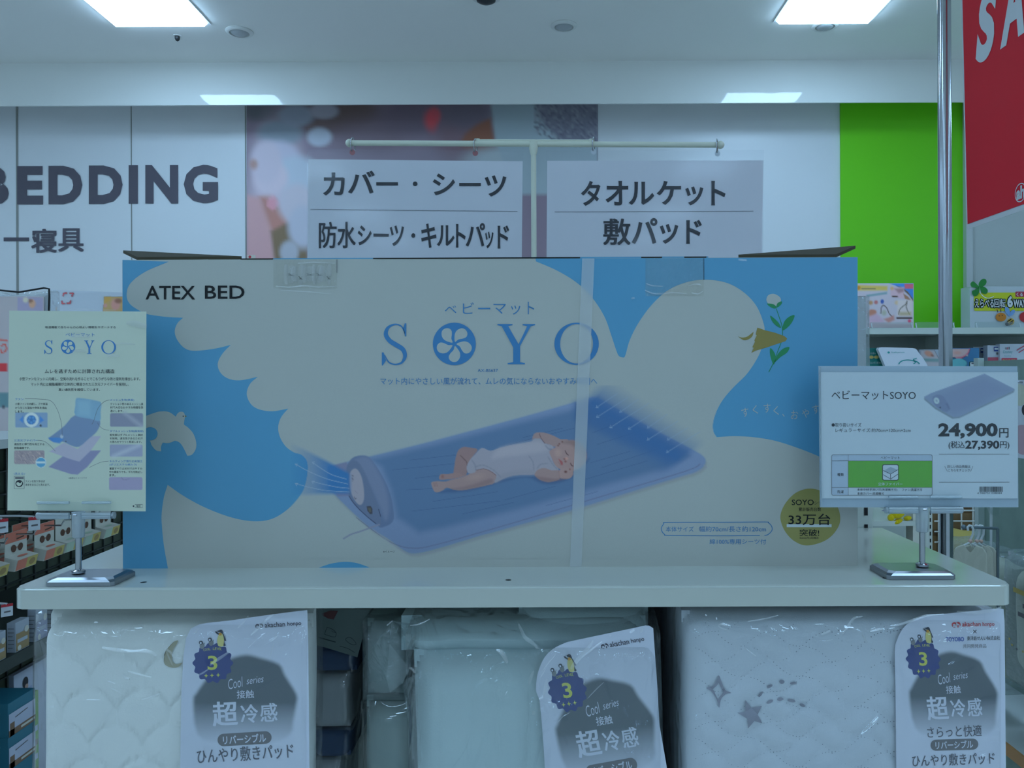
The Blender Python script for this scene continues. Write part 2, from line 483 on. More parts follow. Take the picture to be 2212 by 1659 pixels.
# panel joints and coloured panel of the back wall
wf = front(WY, 0.0012)
GROOVE = M('panel_joint', (150, 150, 145), 0.5)
for k, (xa, xb) in enumerate(((36, 40.5), (284, 286), (530.5, 533))):
    a = P((xa+xb)/2, 600, WY); w = (xb-xa)*WY/F/2
    structure('trim_%d' % (k+2), B(a.x-w, a.x+w, WY-.003, WY, 0.9, CZ), GROOVE)
a, b = P(1815, 500, WY), P(2078, 500, WY)
structure('trim_5', B(a.x, b.x, WY-.012, WY, 0.9, CZ), M('green_panel', (114, 216, 26), 0.45, 0.4))
b2 = P(2092, 500, WY)
structure('trim_6', B(b.x, b2.x, WY-.05, WY, 0.9, CZ), M('pale_post', (196, 200, 200), 0.4))
structure('trim_7', B(b2.x, 6.1, WY-.03, WY, 0.9, CZ), M('pale_panel', (190, 196, 194), 0.45))
# the square recessed ceiling lamps
LENS = M('lamp_diffuser', (255, 255, 255), 0.5, emit=(*LAMP_COLOR, LAMP_POWER))
FRAME = M('lamp_frame', (235, 236, 236), 0.4)
def lamp(x, y, label):
    t = thing('ceiling_light', label, 'ceiling light', (x, y, CZ), 'square flush ceiling lights')
    h = .235
    bm = bmesh.new()
    for q in ((-h-.012, -h, -h-.012, h+.012), (h, h+.012, -h-.012, h+.012), (-h, h, -h-.012, -h), (-h, h, h, h+.012)):
        abox(bm, x+q[0], x+q[1], y+q[2], y+q[3], CZ-.006, CZ)
    obj('frame', bm, FRAME, t)
    bm = bmesh.new(); z = CZ-.002; e = .012; g = h-e; zz = CZ-.024
    hexa(bm, ((x-g, y-g, zz), (x+g, y-g, zz), (x+g, y+g, zz), (x-g, y+g, zz), (x-h, y-h, z), (x+h, y-h, z), (x+h, y+h, z), (x-h, y+h, z)))
    obj('diffuser', bm, LENS, t)
for i, x in enumerate((-5.2, -1.885, 1.45, 4.78)):
    for j, y in enumerate((3.875, 1.95, 0.05, -1.85, -3.75, -5.65, -7.4)):
        if (i, j) == (1, 0): lb = 'glowing square ceiling light at the upper left, above the grey lettering'
        elif (i, j) == (2, 0): lb = 'glowing square ceiling light at the upper right, nearest the steel pole'
        else: lb = 'glowing square ceiling light of the rows outside the view'
        lamp(x, y, lb)
# round fittings in the ceiling
def downlight(px, py, r, label):
    d = 1.8*F/(CY-py); c = P(px, py, d); c.z = CZ
    t = thing('speaker_grille', label, 'ceiling fitting', c, 'round white ceiling fittings')
    obj('rim', lathe(bmesh.new(), c, [(r, 0), (r*1.02, -.004), (r*.92, -.011), (r*.74, -.012), (r*.70, -.003), (r*.3, -.002)], 36), M('fitting_white', (226, 226, 222), .4), t, smooth=True)
    obj('cover', lathe(bmesh.new(), (c.x, c.y, CZ-.002), [(r*.66, 0), (r*.66, -.006), (r*.55, -.012), (r*.2, -.014)], 32), M('fitting_grey', (176, 180, 182), .5), t, smooth=True)
downlight(517, 65, .068, 'round white ceiling fitting right of the left square light')
downlight(1218, 55, .066, 'round white ceiling fitting midway between the two square lights')
downlight(1782, 57, .066, 'round white ceiling fitting just below the right square light')
def nub(px, py, r, name, label, cat):
    d = 1.8*F/(CY-py); c = P(px, py, d); c.z = CZ
    t = thing(name, label, cat, c)
    obj('plate', lathe(bmesh.new(), c, [(r*1.6, 0), (r*1.5, -.003), (r, -.004)], 20), M('fitting_white', (226, 226, 222)), t)
    obj('head', lathe(bmesh.new(), (c.x, c.y, CZ-.004), [(r, 0), (r, -.012), (r*.6, -.022), (r*.1, -.026)], 20), M('dark_metal', (60, 62, 64), .4, metal=.6), t, smooth=True)
nub(383, 74, .013, 'sprinkler', 'small dark sprinkler head in the ceiling below the left square light', 'sprinkler')
nub(1050, -6, .045, 'smoke_detector', 'dark round detector cut by the top edge of the view', 'smoke detector')

# ------------------------------------------------------------------ graphics on the back wall
SIGNGREY = M('sign_grey', (98, 92, 102), 0.5, 0.3)
cv = Canvas(front(WY-.003, 0.001))
for ch, x0, x1 in (('B', -42, 19), ('E', 37, 93), ('D', 105, 178), ('D', 192, 265), ('I', 278, 298), ('N', 314, 385), ('G', 397, 471)):
    y0, y1 = 359-(x0/470)*3.5, 442-(x0/470)*3.5
    if ch == 'I': cv.rect(278, y0, 298, y1, SIGNGREY, 1)
    else: cv.text(ch, x0, y0, x1, y1, SIGNGREY, 1, bold=0.045)
wl = thing('wall_lettering', 'large grey wall lettering reading BEDDING over smaller Japanese characters', 'lettering', P(215, 520, WY))
cv.build('heading', wl)
cv = Canvas(front(WY-.003, 0.001))
cv.text('ビ', -55, 492, -4, 545, SIGNGREY, 1, bold=.03)
cv.rect(8, 513, 63, 521, SIGNGREY, 1)
cv.text('寝', 69, 495, 122, 545, SIGNGREY, 1, bold=.03).text('具', 127, 494, 180, 543, SIGNGREY, 1, bold=.03)
cv.build('subheading', wl)

R = Ras(533, 160, 1292, 700, 5, (170, 191, 212))
R.rgb[:] = R.col((120, 116, 142)); R.a[:] = 1
for q in ((700, 250, 130, 60, (94, 84, 88), .9), (560, 235, 60, 40, (88, 98, 114), .9), (600, 460, 90, 260, (172, 172, 200), 1), (760, 240, 90, 40, (94, 86, 90), .9), (800, 290, 130, 60, (104, 98, 118), .7),
          (900, 250, 120, 60, (100, 96, 120), .9), (1000, 300, 90, 70, (108, 94, 112), .8), (1010, 245, 80, 50, (98, 98, 122), .9), (1045, 300, 40, 45, (122, 90, 84), .7), (1030, 312, 50, 22, (120, 92, 92), .7),
          (1130, 262, 85, 80, (130, 160, 180), 1), (1090, 350, 120, 50, (150, 175, 195), .9)):
    R.blob(*q[:5], q[5], 0.35)
R.poly([(1045, 155), (1065, 250), (1070, 300), (1110, 420), (1292, 420), (1292, 155)], (138, 165, 188), 8)
R.poly([(1120, 155), (1175, 270), (1215, 305), (1260, 310), (1292, 310), (1292, 155)], (104, 114, 140), 10)
for k in range(420):
    x = 1155+135*rnd.random(); y = 222+95*rnd.random()
    if y < 300-(1175-x)*.9: R.blob(x, y, 5, 3, rnd.choice(((86, 94, 120), (124, 136, 160))), .8, .2, 40)
R.blob(930, 262, 22, 35, (178, 84, 100), 1, .1, -12); R.blob(938, 250, 20, 26, (184, 82, 98), .8, .4)
R.poly([(1060, 255), (1030, 270), (1005, 290), (993, 312), (1066, 312)], (122, 88, 78), 12)
R.poly([(533, 422), (560, 425), (575, 450), (600, 520), (612, 700), (533, 700)], (172, 146, 162), 16)
R.poly([(560, 425), (585, 415), (605, 440), (625, 480), (640, 560), (650, 700), (610, 700), (598, 530)], (160, 122, 122), 14)
R.poly([(578, 432), (590, 418), (605, 440), (590, 455), (577, 446)], (190, 140, 165), 6)
R.poly([(585, 500), (640, 470), (665, 520), (665, 700), (610, 700)], (110, 100, 84), 12)
for q in ((605, 288, 62, 36, (120, 140, 165)), (640, 250, 50, 30, (128, 145, 172)), (690, 296, 34, 26, (155, 175, 205)), (600, 340, 60, 45, (165, 175, 208)), (640, 380, 62, 55, (160, 182, 212)), (585, 385, 48, 50, (178, 180, 208)),
          (640, 440, 50, 55, (170, 178, 205)), (575, 350, 42, 60, (172, 176, 205)), (655, 490, 42, 60, (160, 175, 205)), (625, 545, 26, 32, (150, 165, 190)), (700, 240, 40, 22, (140, 150, 175))):
    R.blob(*q, 1, .55)
R.blob(548, 355, 14, 18, (150, 125, 125), .9, .2)
o = R.build('wall_mural', front(WY-.002, .001), 1, None, P(912, 560, WY)); tag(o, 'large blurred photo mural of white blossoms, leaves and a wooden ring on the back wall', 'mural')
# small price label clipped at the foot of the mural
cv = Canvas(front(WY-.006, .001)); cv.rect(534, 551, 552, 570, M('card', (215, 205, 190)), 1); cv.ell(540, 555, 3, 3, M('red_ink', (196, 50, 60)), 2)
tag(cv.build('price_label', None, P(543, 560, WY)), 'tiny cream label with a red dot at the foot of the mural', 'label')

# ------------------------------------------------------------------ the white display shelf
D0 = 0.731; SZ = H-0.1868; ST = 0.0186
SX0, SX1 = P(23, 1268, D0).x, P(2192, 1268, D0).x
SB = 1.010
SHELFM = M('shelf_enamel', (204, 208, 200), 0.13, 0.6, bump=(90, .03, .001))
LIP = M('shelf_edge_enamel', (198, 200, 190), 0.3, 0.45)
t = thing('display_shelf', 'white metal gondola shelf carrying the blue and cream carton', 'shelf', ((SX0+SX1)/2, 0.87, 0))
bm = bmesh.new(); r = .012; pts = []
for cx, cy, a in ((SX0+r, D0+r, 180), (SX1-r, D0+r, 270)):
    for k in range(6): an = math.radians(a+18*k); pts.append((cx+r*math.cos(an), cy+r*math.sin(an)))
pts += [(SX1, SB), (SX0, SB)]
bo = [bm.verts.new((x, y, SZ-ST)) for x, y in pts]; to = [bm.verts.new((x, y, SZ)) for x, y in pts]
bm.faces.new(bo[::-1]); bm.faces.new(to)
for k in range(len(pts)): bm.faces.new((bo[k], bo[(k+1) % len(pts)], to[(k+1) % len(pts)], to[k]))
bmesh.ops.recalc_face_normals(bm, faces=bm.faces[:])
bmesh.ops.bevel(bm, geom=[e for e in bm.edges if abs(e.verts[0].co.z-SZ) < 1e-6 and abs(e.verts[1].co.z-SZ) < 1e-6], offset=.0018, segments=3, affect='EDGES')
obj('shelf_board', bm, SHELFM, t)
bm = bmesh.new(); abox(bm, SX0+.010, SX1-.010, D0-.0006, D0+.002, SZ-ST, SZ-.0022)
obj('front_lip', bm, LIP, t)
for px, py in ((310, 1258), (1098, 1253), (1913, 1249)):
    u, v = un(px, py); d = .1868*F/v; c = P(px, py, d); bm = bmesh.new()
    bm.faces.new([bm.verts.new((c.x+.0028*math.cos(k*math.pi/8), c.y+.0028*math.sin(k*math.pi/8), SZ+.00015)) for k in range(16)])
    obj('screw_hole', bm, BLACK, t, recalc=False)
for px, py in ((247, 1296), (1113, 1291), (1973, 1286)):
    c = P(px, py, D0-.0006); obj('rivet', lathe(bmesh.new(), (0, 0, 0), [(.0022, 0), (.0017, .0005), (.0004, .0006)], 14), LIP, t).matrix_local = Matrix.Translation(c-BASE[t.name])@Matrix.Rotation(math.pi/2, 4, 'X')
bm = bmesh.new()
GM = M('gondola_enamel', (206, 212, 204), .35)
for x in (SX0+.012, SX1-.036):
    b = bmesh.new(); abox(b, x, x+.024, SB, SB+.04, 0, H-.05)
    up = obj('upright', b, GM, t); b = bmesh.new()
    for k in range(30):
        z = SZ-.30+k*.021
        if z < H-.06: quad(b, ((x+.013, SB-.0006, z), (x+.0175, SB-.0006, z), (x+.0175, SB-.0006, z+.010), (x+.013, SB-.0006, z+.010)))
    obj('slot_row', b, BLACK, up, recalc=False)
obj('back_panel', B(SX0+.036, SX1-.036, SB+.004, SB+.012, .1, SZ-.01), M('back_panel_grey', (150, 158, 152), .6), t)
obj('lower_shelf', B(SX0, SX1, D0, SB, .70, .72), SHELFM, t)
obj('plinth', B(SX0+.01, SX1-.01, D0+.02, SB+.05, 0, .12), GM, t)
for x in (SX0+.02, SX1-.026):
    b = bmesh.new(); hexa(b, ((x, D0+.06, SZ-ST-.018), (x+.004, D0+.06, SZ-ST-.018), (x+.004, SB, SZ-ST-.06), (x, SB, SZ-ST-.06), (x, D0+.06, SZ-ST), (x+.004, D0+.06, SZ-ST), (x+.004, SB, SZ-ST), (x, SB, SZ-ST)))
    obj('bracket', b, GM, t)

# ------------------------------------------------------------------ the big carton
DB = 0.8067
bf = front(DB, .00010)
def bx(x, y): return P(x, y, DB)
ax0, ax1 = P(264, 900, DB).x, P(1853, 900, DB).x; az1 = P(1060, 558.5, DB).z; az0 = SZ
CREAM = M('carton_cream', (190, 190, 182), .42, .45, bump=(420, .05, .0006))
SKY = M('carton_blue', (92, 160, 196), .42, .45, bump=(420, .05, .0006))
KRAFT = M('kraft_board', (74, 68, 54), .8, .2)
carton = thing('cardboard_box', 'long blue and cream cardboard box printed with a white dove and a sleeping baby', 'box', ((ax0+ax1)/2, DB+.09, SZ))
obj('body', B(ax0, ax1, DB, DB+.185, az0, az1-.001), [CREAM], carton, bevel=.0015)
# flaps: the loose corners of the top stand up a little
def slab(a, b, c, d, th=.003):
    bm = bmesh.new(); a, b, c, d = map(Vector, (a, b, c, d)); n = Vector((0, 0, th))
    return hexa(bm, (a, b, c, d, a+n, b+n, c+n, d+n))
zt = az1-.001
obj('flap', slab(P(522, 560, DB), P(297, 562, DB), P(266, 547, .85), P(522, 566, .87)), KRAFT, carton)
obj('flap', slab(P(1595, 556.5, DB), P(1806, 556, DB), P(1848, 537, .85), P(1600, 562, .87)), KRAFT, carton)
obj('top_panel', slab(P(590, 560.5, DB), P(1530, 556.5, DB), P(1530, 556, DB+.18)+Vector((0, 0, -.03)), P(590, 560, DB+.18)+Vector((0, 0, -.03)), .0012), SKY, carton)
# printed front
cv = Canvas(bf)
cv.poly([(264.5, 561.5), (1852.5, 555.5), (1852, 1222.5), (265.5, 1228.5)], CREAM, 1)
c5 = crop(260, 540, 2.765); c6 = crop(1060, 540, 2.765)
wing = cusped(c5([(290,70),(150,130),(60,200),(38,270),(60,325),(130,370),(180,387),(280,400),(375,405)]),
              c5([(375,405),(340,440),(325,490),(345,545),(390,590),(450,602),(560,590),(660,567)]),
              c5([(660,567),(610,620),(582,680),(600,735),(650,770),(720,778),(822,757)]),
              c5([(822,757),(775,800),(755,860),(780,920),(830,952),(910,963),(1003,947)]),
              c5([(1003,947),(960,1000),(943,1060),(955,1120),(990,1175),(1040,1210),(1080,1222),(1112,1255),(1120,1305),(1110,1380),(1085,1450),(1020,1530),(940,1590),(860,1617),(760,1617),(640,1590),(500,1535),(380,1470),(283,1403)]),
              [(362.4,1047.4),(354,1075),(349.3,1111),(350,1136),(354,1177),(363,1228)])
cv.poly([(264.8, 561.5)]+wing+[(265.8, 1228.3)], SKY, 2)
back = cusped(c6([(270,68),(400,125),(520,200),(610,290),(680,400),(720,510),(750,600),(765,632),(785,641),(803,632),(830,540),(880,440),(960,330),(1060,240),(1180,190),(1300,178),(1420,200),(1520,260),(1590,340),(1630,440),(1635,500),(1620,580),(1590,650),(1530,740),(1450,820),(1390,890),(1350,960),(1328,1030),(1330,1085),(1350,1118)]),
              c6([(1350,1118),(1450,1112),(1570,1118),(1700,1140),(1840,1185),(1975,1240),(2080,1300),(2190,1390)]))
cv.poly(back+[(1852.3, 1040), (1852.4, 556), (1157, 558.5)], SKY, 2)
cv.poly(spline([(688, 1226.5), (715, 1217.5), (745, 1213.5), (772, 1216.5), (799, 1226)], 5), SKY, 2)
dove = cusped([(300,905),(322,896),(345,889),(365,890),(380,900)],[(380,900),(384,893),(390,889.5),(397,891),(400,899),(398.5,908),(397.5,917)],[(397.5,917),(408,925),(418,937),(424,955),(423,970),(415,982),(405,984.5)],[(405,984.5),(399,972),(392,960),(385,954),(378,952)],[(378,952),(365,957),(352,956)],[(352,956),(348,965),(348.5,975)],[(348.5,975),(338,973),(328,962),(322,950),(300,945)])
cv.poly(dove, CREAM, 3)
cv.ell(325, 937, 16, 14.5, SKY, 4)
GOLD = M('gold_ink', (150, 132, 66), .45)
cv.poly([(399.5, 897), (404.5, 899), (399.5, 901)], GOLD, 4).ell(396, 899, 1.3, 1.3, DARK, 4)
# big dove: eye, beak, sprig
cv.poly(cusped(c6([(1475,515),(1500,523),(1530,518),(1555,500),(1570,488)]), c6([(1570,488),(1562,515),(1540,533),(1510,538),(1475,515)])), GOLD, 4)
cv.poly(c6([(1592,464),(1612,470),(1632,478),(1700,495),(1755,515),(1770,530),(1760,545),(1700,565),(1640,585),(1585,600),(1556,615),(1570,585),(1562,580),(1578,548),(1574,540),(1588,510),(1582,504)]), GOLD, 4)
LEAF = M('leaf_green_ink', (34, 138, 84), .45)
cv.line(spline(c6([(1705,350),(1722,400),(1738,450),(1742,500),(1735,550),(1712,610),(1690,670),(1660,730)]), 4), 1.6, LEAF, 3)
for q in ([(1708,345),(1690,325),(1650,320),(1665,338),(1690,350)], [(1706,340),(1712,318),(1738,307),(1735,325),(1715,342)], [(1733,465),(1715,430),(1670,392),(1680,425),(1705,452)], [(1740,480),(1752,430),(1780,400),(1814,390),(1800,430),(1770,465)], [(1688,685),(1668,625),(1670,586),(1692,610),(1702,645)], [(1694,672),(1712,625),(1745,590),(1783,580),(1770,612),(1730,640)]):
    cv.poly(spline(c6(q), 4, True), LEAF, 4)
cv.poly(spline(c6([(1690,262),(1725,280),(1732,305),(1710,325),(1700,338),(1680,325),(1655,318),(1646,295),(1658,270)]), 4, True), CREAM, 3)
cv.build('front_print', carton)
# lettering
BLUEINK = M('blue_ink', (62, 130, 184), .45)
cv = Canvas(bf)
cv.text('ATEX', 315, 617.5, 422, 647, BLACK, 5, bold=.012).text('BED', 443, 617, 528.5, 645.5, BLACK, 5, bold=.012)
for ch, x0, y0, x1, y1 in (('ベ', 961, 660, 986, 676.5), ('ビ', 1000, 653.5, 1024, 678), ('ー', 1033, 665, 1059, 668), ('マ', 1066, 656.5, 1093, 678), ('ッ', 1104, 660, 1124, 679.5), ('ト', 1140, 652, 1154, 679)):
    cv.text(ch, x0, y0, x1, y1, BLUEINK, 5, bold=-.004)
soyo(cv, BLUEINK, CREAM, (825, 698.5, 882.5, 789.5), (981.5, 743, 46.4), (1074.5, 700, 1156, 787), (1197.5, 697, 1293.5, 788.5), 5)
cv.text('AX-BS637', 1032, 797, 1075.5, 803.5, BLUEINK, 5)
cv.text('マット内にやさしい風が流れて、ムレの気にならないおやすみ時間へ', 822, 815.5, 1290, 831, BLUEINK, 5)
for ch, x, y, rot in (('す', 1609.7, 890.5, -12), ('く', 1631, 885, -10), ('す', 1657, 881.5, -4), ('く', 1676, 887, -6), ('、', 1692, 897, 0), ('お', 1716, 896, 4), ('や', 1740, 893, -8), ('す', 1762, 884, -10), ('み', 1782, 880, 0)):
    s = 3 if ch == '、' else 9
    cv.text(ch, x-s*(.6 if ch == 'く' else .85), y-s*1.05, x+s*(.6 if ch == 'く' else .85), y+s*1.05, CREAM, 5, rot=rot)
o = cv.rr(1428, 1127.5, 1668, 1157, 14.5); n = o.index(min(o, key=lambda p: abs(p[0]-1653)+abs(p[1]-1157)))
cv.line(spline([(1651, 1156.5), (1658, 1155), (1665, 1149), (1668, 1142), (1665, 1134), (1659, 1129), (1652, 1127.3), (1560, 1128), (1443, 1128.5), (1434, 1131.5), (1428.5, 1140), (1430, 1148), (1436, 1154.5), (1444, 1156.5), (1540, 1157.2), (1641, 1156.6)], 3), 1.6, BLUEINK, 5)
cv.text('本体サイズ', 1438, 1137, 1498.5, 1148.5, BLUEINK, 5).text('幅約70cm/長さ約120cm', 1510, 1136.5, 1654.5, 1148.5, BLUEINK, 5)
cv.text('綿100%専用シーツ付', 1532.5, 1164, 1654.5, 1175.5, BLUEINK, 5)
cv.text('※イメージ', 828, 1189, 853, 1194, DARK, 5)
cv.build('lettering', carton)
# gold roundel
cv = Canvas(bf); c7 = crop(1400, 1040, 4.809)
cv.poly(spline(c7([(1660,75),(1790,95),(1900,170),(1970,270),(1995,380),(1975,470),(1900,570),(1790,635),(1640,665),(1520,620),(1430,530),(1380,420),(1378,330),(1430,220),(1530,120)]), 5, True), M('gold_roundel_ink', (158, 150, 84), .45), 3)
cv.text('SOYO', 1710, 1079, 1757.5, 1091, BLACK, 5, bold=.008).text('シリーズ', 1759, 1082, 1791, 1090, DARK, 5)
cv.text('累計販売台数', 1725, 1096, 1773, 1104, BLACK, 5, bold=.012)
cv.rect(1699, 1132, 1796, 1138.5, M('white_ink', (214, 222, 222)), 5)
cv.text('33万台', 1703, 1109.5, 1793, 1134, BLACK, 6, bold=.012)
cv.text('突破!', 1727, 1143, 1769, 1158, BLACK, 5, bold=.01).text('※2026年3月時点', 1727, 1159.5, 1768, 1164, DARK, 5)
cv.build('roundel', carton)
# picture of the mat and the sleeping baby
WB = (166, 202, 236)
R = Ras(628, 832.5, 1548, 1206, 1.6, WB); R.fill((190, 190, 182))
R.poly([(264.8, 561.5)]+wing+[(265.8, 1228.3)], R.exact((92, 160, 196)), 1.2); R.poly(back+[(1852.3, 1040), (1852.4, 556), (1157, 558.5)], R.exact((92, 160, 196)), 1.2)
cp = crop(620, 840, 4.367)
mat_o = spline(cp([(385,737),(600,682),(900,612),(1310,510)]), 4)+spline(c6([(0,1050),(300,968),(580,887),(610,881),(640,884)]), 4)+spline(c6([(640,884),(950,1060),(1180,1180),(1262,1228),(1282,1262),(1262,1302),(1200,1335)]), 4)+spline(c6([(1180,1338),(850,1440),(500,1548),(0,1690)]), 4)+spline([(1040,1156),(940,1186),(895,1195),(872,1188),(838,1163),(803,1142),(766,1110),(730,1075)], 4)+[(708, 1050)]
def shift(p, dx, dy): return [(a+dx, b+dy) for a, b in p]
R.poly(shift(mat_o, 3, 7), (110, 130, 140), 8, .45)
R.poly(mat_o, (102, 138, 190), 2)
R.poly(shift(mat_o, 0, 0), lambda X, Y: np.stack([np.clip(R.col((104, 138, 192))[i]*(1-.0004*(Y-1000)), 0, 1) for i in range(3)], -1), 9, .9)
inner = [(800,992),(930,962),(1100,918),(1255,880),(1300,885),(1400,930),(1490,985),(1440,1012),(1300,1050),(1120,1100),(960,1140),(905,1150),(858,1118),(845,1060),(825,1010)]
R.poly(inner, (72, 113, 167), 24, .9)
R.poly([(1240,870),(1292,862),(1480,975),(1440,995),(1330,950),(1240,905)], (54, 100, 164), 26, .8)
R.line(spline([(770,1118),(812,1150),(850,1174),(890,1184),(940,1177),(1100,1132),(1300,1072),(1480,1018),(1512,1002)], 5), 1.6, (88, 106, 150), .8)
R.line(spline([(806,1143),(840,1170),(872,1192),(895,1199),(945,1190),(1100,1144),(1250,1100),(1500,1022),(1520,1004)], 5), 1.4, (126, 146, 184), .8)
for x0, y0, x1, y1 in ((885,994,1000,981),(847,1015,985,1001),(897,1033,975,1024),(878,1058,940,1055),(890,1104,1080,1082),(935,1083,1075,1062),(1090,1080,1200,1050),(1180,1092,1290,1062),(1275,1000,1360,975),(1290,960,1400,925),(1265,1035,1400,995),(1100,960,1240,925),(1130,945,1215,925),(1300,1010,1420,970),(1000,1110,1110,1085),(1280,935,1330,915)):
    R.line([(x0, y0), (x1, y1)], 1.1, (46, 78, 132), .55)
# blown-in air at the head end, fading outwards
aq = np.array([(1283,872),(1455,985),(1543,940),(1345,826)], float)
def airin(X, Y):
    c0 = R.col((50, 102, 172)); return np.broadcast_to(c0, X.shape+(3,))
ex, ey = aq[1]-aq[0]; L = math.hypot(ex, ey); nx, ny = ey/L, -ex/L
sl = R.win(1240, 826, 1548, 1060)
X, Y = R.X[sl], R.Y[sl]; dn = (X-1283)*nx+(Y-872)*ny; ds = ((X-1283)*ex+(Y-872)*ey)/L
for dist, wid, al in ((0, 1, 1),):
    up = np.clip(1-dn/68, 0, 1)**1.1; dnn = np.clip(1+dn/60, 0, 1)**1.5
    a = np.where(dn > 0, up, dnn)*np.clip((ds+26-dn*.15)/22, 0, 1)*np.clip((L+26-ds+dn*.35)/16, 0, 1)*.95
    R.over(a, airin, sl)
# fan head at the foot end
R.poly(cp([(385,735),(560,690),(600,760),(600,1010),(480,1015),(400,900)]), (104, 122, 168), 4, .9)
hous = spline(cp([(560,800),(570,720),(620,650),(700,628),(775,645),(850,740),(920,860),(970,980),(1000,1110),(1000,1250),(890,1308),(840,1272),(740,1190),(640,1090),(585,1000)]), 4, True)
R.poly(hous, (84, 114, 164), 2)
R.poly(spline(cp([(600,690),(700,640),(775,655),(850,760),(910,880),(950,1010),(960,1150),(930,1240),(870,1100),(800,950),(720,800),(660,700)]), 4, True), (104, 130, 176), 14, .8)
R.poly(spline(cp([(560,810),(575,720),(620,672),(680,700),(740,800),(800,950),(860,1100),(885,1230),(870,1290),(740,1190),(640,1090),(585,1000)]), 4, True), (88, 114, 158), 5, .9)
R.poly(spline(cp([(590,820),(620,760),(660,758),(700,820),(722,920),(728,1020),(712,1080),(680,1092),(640,1050),(600,960)]), 4, True), (136, 152, 184), 3)
for k in range(7): R.line(cp([(612, 815+9*k), (626, 812+9*k)]), 1.0, (70, 80, 105), .8)
R.line(cp([(635,1020),(645,1040),(655,1030)]), 1.2, (70, 78, 105)); R.line(cp([(640,960),(665,985)]), 1, (118, 126, 160))
R.poly(cp([(752,1108),(790,1105),(806,1130),(806,1178),(785,1182),(760,1150)]), (58, 66, 84), 2); R.poly(cp([(762,1120),(790,1120),(795,1160),(775,1165)]), (84, 92, 96), 2)
R.line(cp([(865,1135),(884,1204)]), 1.4, (40, 52, 90)); R.line(spline(cp([(585,1010),(640,1090),(740,1190),(840,1272)]), 4), 1.5, (44, 58, 98))
R.line(spline(cp([(870,1280),(780,1312),(690,1345),(610,1370),(535,1412)]), 4), 3.2, (112, 132, 172))
# air leaving the fan
sl = R.win(628, 930, 770, 1085); X, Y = R.X[sl], R.Y[sl]
t = np.clip((757-X)/125, 0, 1.2); yc = 1045-t*36+6*t*t; hw = 26+34*t
a = np.clip((hw-np.abs(Y-yc))/9, 0, 1)*np.clip((1.08-t)/.75, 0, 1)*.95*np.clip((762-X)/12, 0, 1)
R.over(a, (40, 112, 190), sl)
for q in ([(80,708),(200,775),(380,850),(575,897)], [(240,692),(330,755),(430,812),(560,850)], [(236,873),(380,908),(500,930),(590,938)], [(80,893),(220,930),(380,960),(590,972)]):
    s = spline(cp(q), 5); R.line(s, 1.1, (130, 168, 208), .9)
    x, y = s[0]; R.line([(x+5, y-.5), (x, y), (x+2.5, y+4.5)], 1.1, (130, 168, 208), .9)
for (x0, y0), (x1, y1) in (((755,858),(630,942)),((820,880),(632,1000)),((880,893),(770,970)),((945,915),(712,1062)),((1000,955),(822,1070)),((1055,980),(935,1064)),((1120,1020),(935,1135)),((1180,1060),(1055,1135)),((1250,1085),(1050,1210))):
    s = c6([(x0, y0), (x1, y1)]); R.line(s, 1.0, (120, 160, 206), .85); x, y = s[1]
    R.line([(x+5, y-.3), (x, y), (x+1.5, y-5)], 1.0, (120, 160, 206), .9)
# the baby
cb = crop(900, 900, 5.53); SK = (136, 131, 146)
def bp(pts, c, soft=1.6, al=1): R.poly(spline(cb(pts), 3, True), c, soft, al)
bp([(240,900),(600,890),(950,800),(1300,720),(1500,800),(1700,790),(1900,690),(2060,500),(1950,600),(1500,700),(900,760)], (44, 76, 130), 10, .6)
bp([(730,395),(640,370),(560,362),(500,400),(470,480),(450,600),(445,680),(500,712),(590,700),(610,600),(650,500)], (128, 119, 134))
R.line(spline(cb([(525,465),(570,510),(600,550),(605,660)]), 3), 2, (98, 84, 98), .8)
bp([(480,668),(380,685),(300,685),(272,710),(275,750),(340,752),(460,738),(560,708)], (133, 123, 136)); R.blob(*cb([(310,715)])[0], 5, 6, (124, 92, 96), .7)
bp([(955,690),(890,640),(800,620),(700,645),(620,690),(540,722),(420,752),(340,775),(250,770),(185,780),(176,805),(190,850),(215,895),(255,902),(310,882),(360,848),(440,870),(540,878),(700,850),(840,820),(930,790)], SK)
bp([(900,790),(700,850),(540,875),(420,862),(540,840),(700,800),(880,740)], (116, 109, 126), 8, .7)
R.blob(*cb([(700,720)])[0], 34, 12, (150, 144, 156), .6, 0, -12)
for u in (205, 222, 240): R.line(cb([(u, 790), (u+8, 830)]), 1.2, (122, 98, 106), .7)
bp([(780,372),(880,408),(1000,370),(1150,335),(1360,300),(1400,265),(1480,265),(1530,318),(1620,342),(1635,380),(1592,395),(1610,480),(1640,560),(1700,640),(1600,645),(1530,615),(1450,640),(1410,690),(1250,695),(1130,710),(1030,745),(932,790),(955,705),(880,650),(800,622),(712,642),(690,668),(615,672),(600,590),(650,500),(700,450)], (134, 150, 182))
bp([(1000,372),(1350,302),(1480,300),(1560,400),(1300,450),(1050,480),(900,500)], (150, 166, 196), 14, .7)
bp([(1410,690),(1250,695),(1130,710),(1030,745),(940,785),(960,720),(1100,660),(1350,630)], (126, 142, 172), 12, .7)
for q in ([(1340,470),(1390,540),(1400,640)], [(1440,620),(1480,570),(1560,560)], [(1570,480),(1620,560),(1680,630)], [(700,600),(800,580),(920,640),(1000,720)], [(1540,345),(1570,380),(1610,390)], [(660,520),(700,580),(705,640)]):
    R.line(spline(cb(q), 3), 2.2, (112, 128, 160), .6, 3)
R.line(spline(cb([(712,640),(800,622),(880,650),(950,700)]), 3), 1.4, (100, 84, 98), .8)
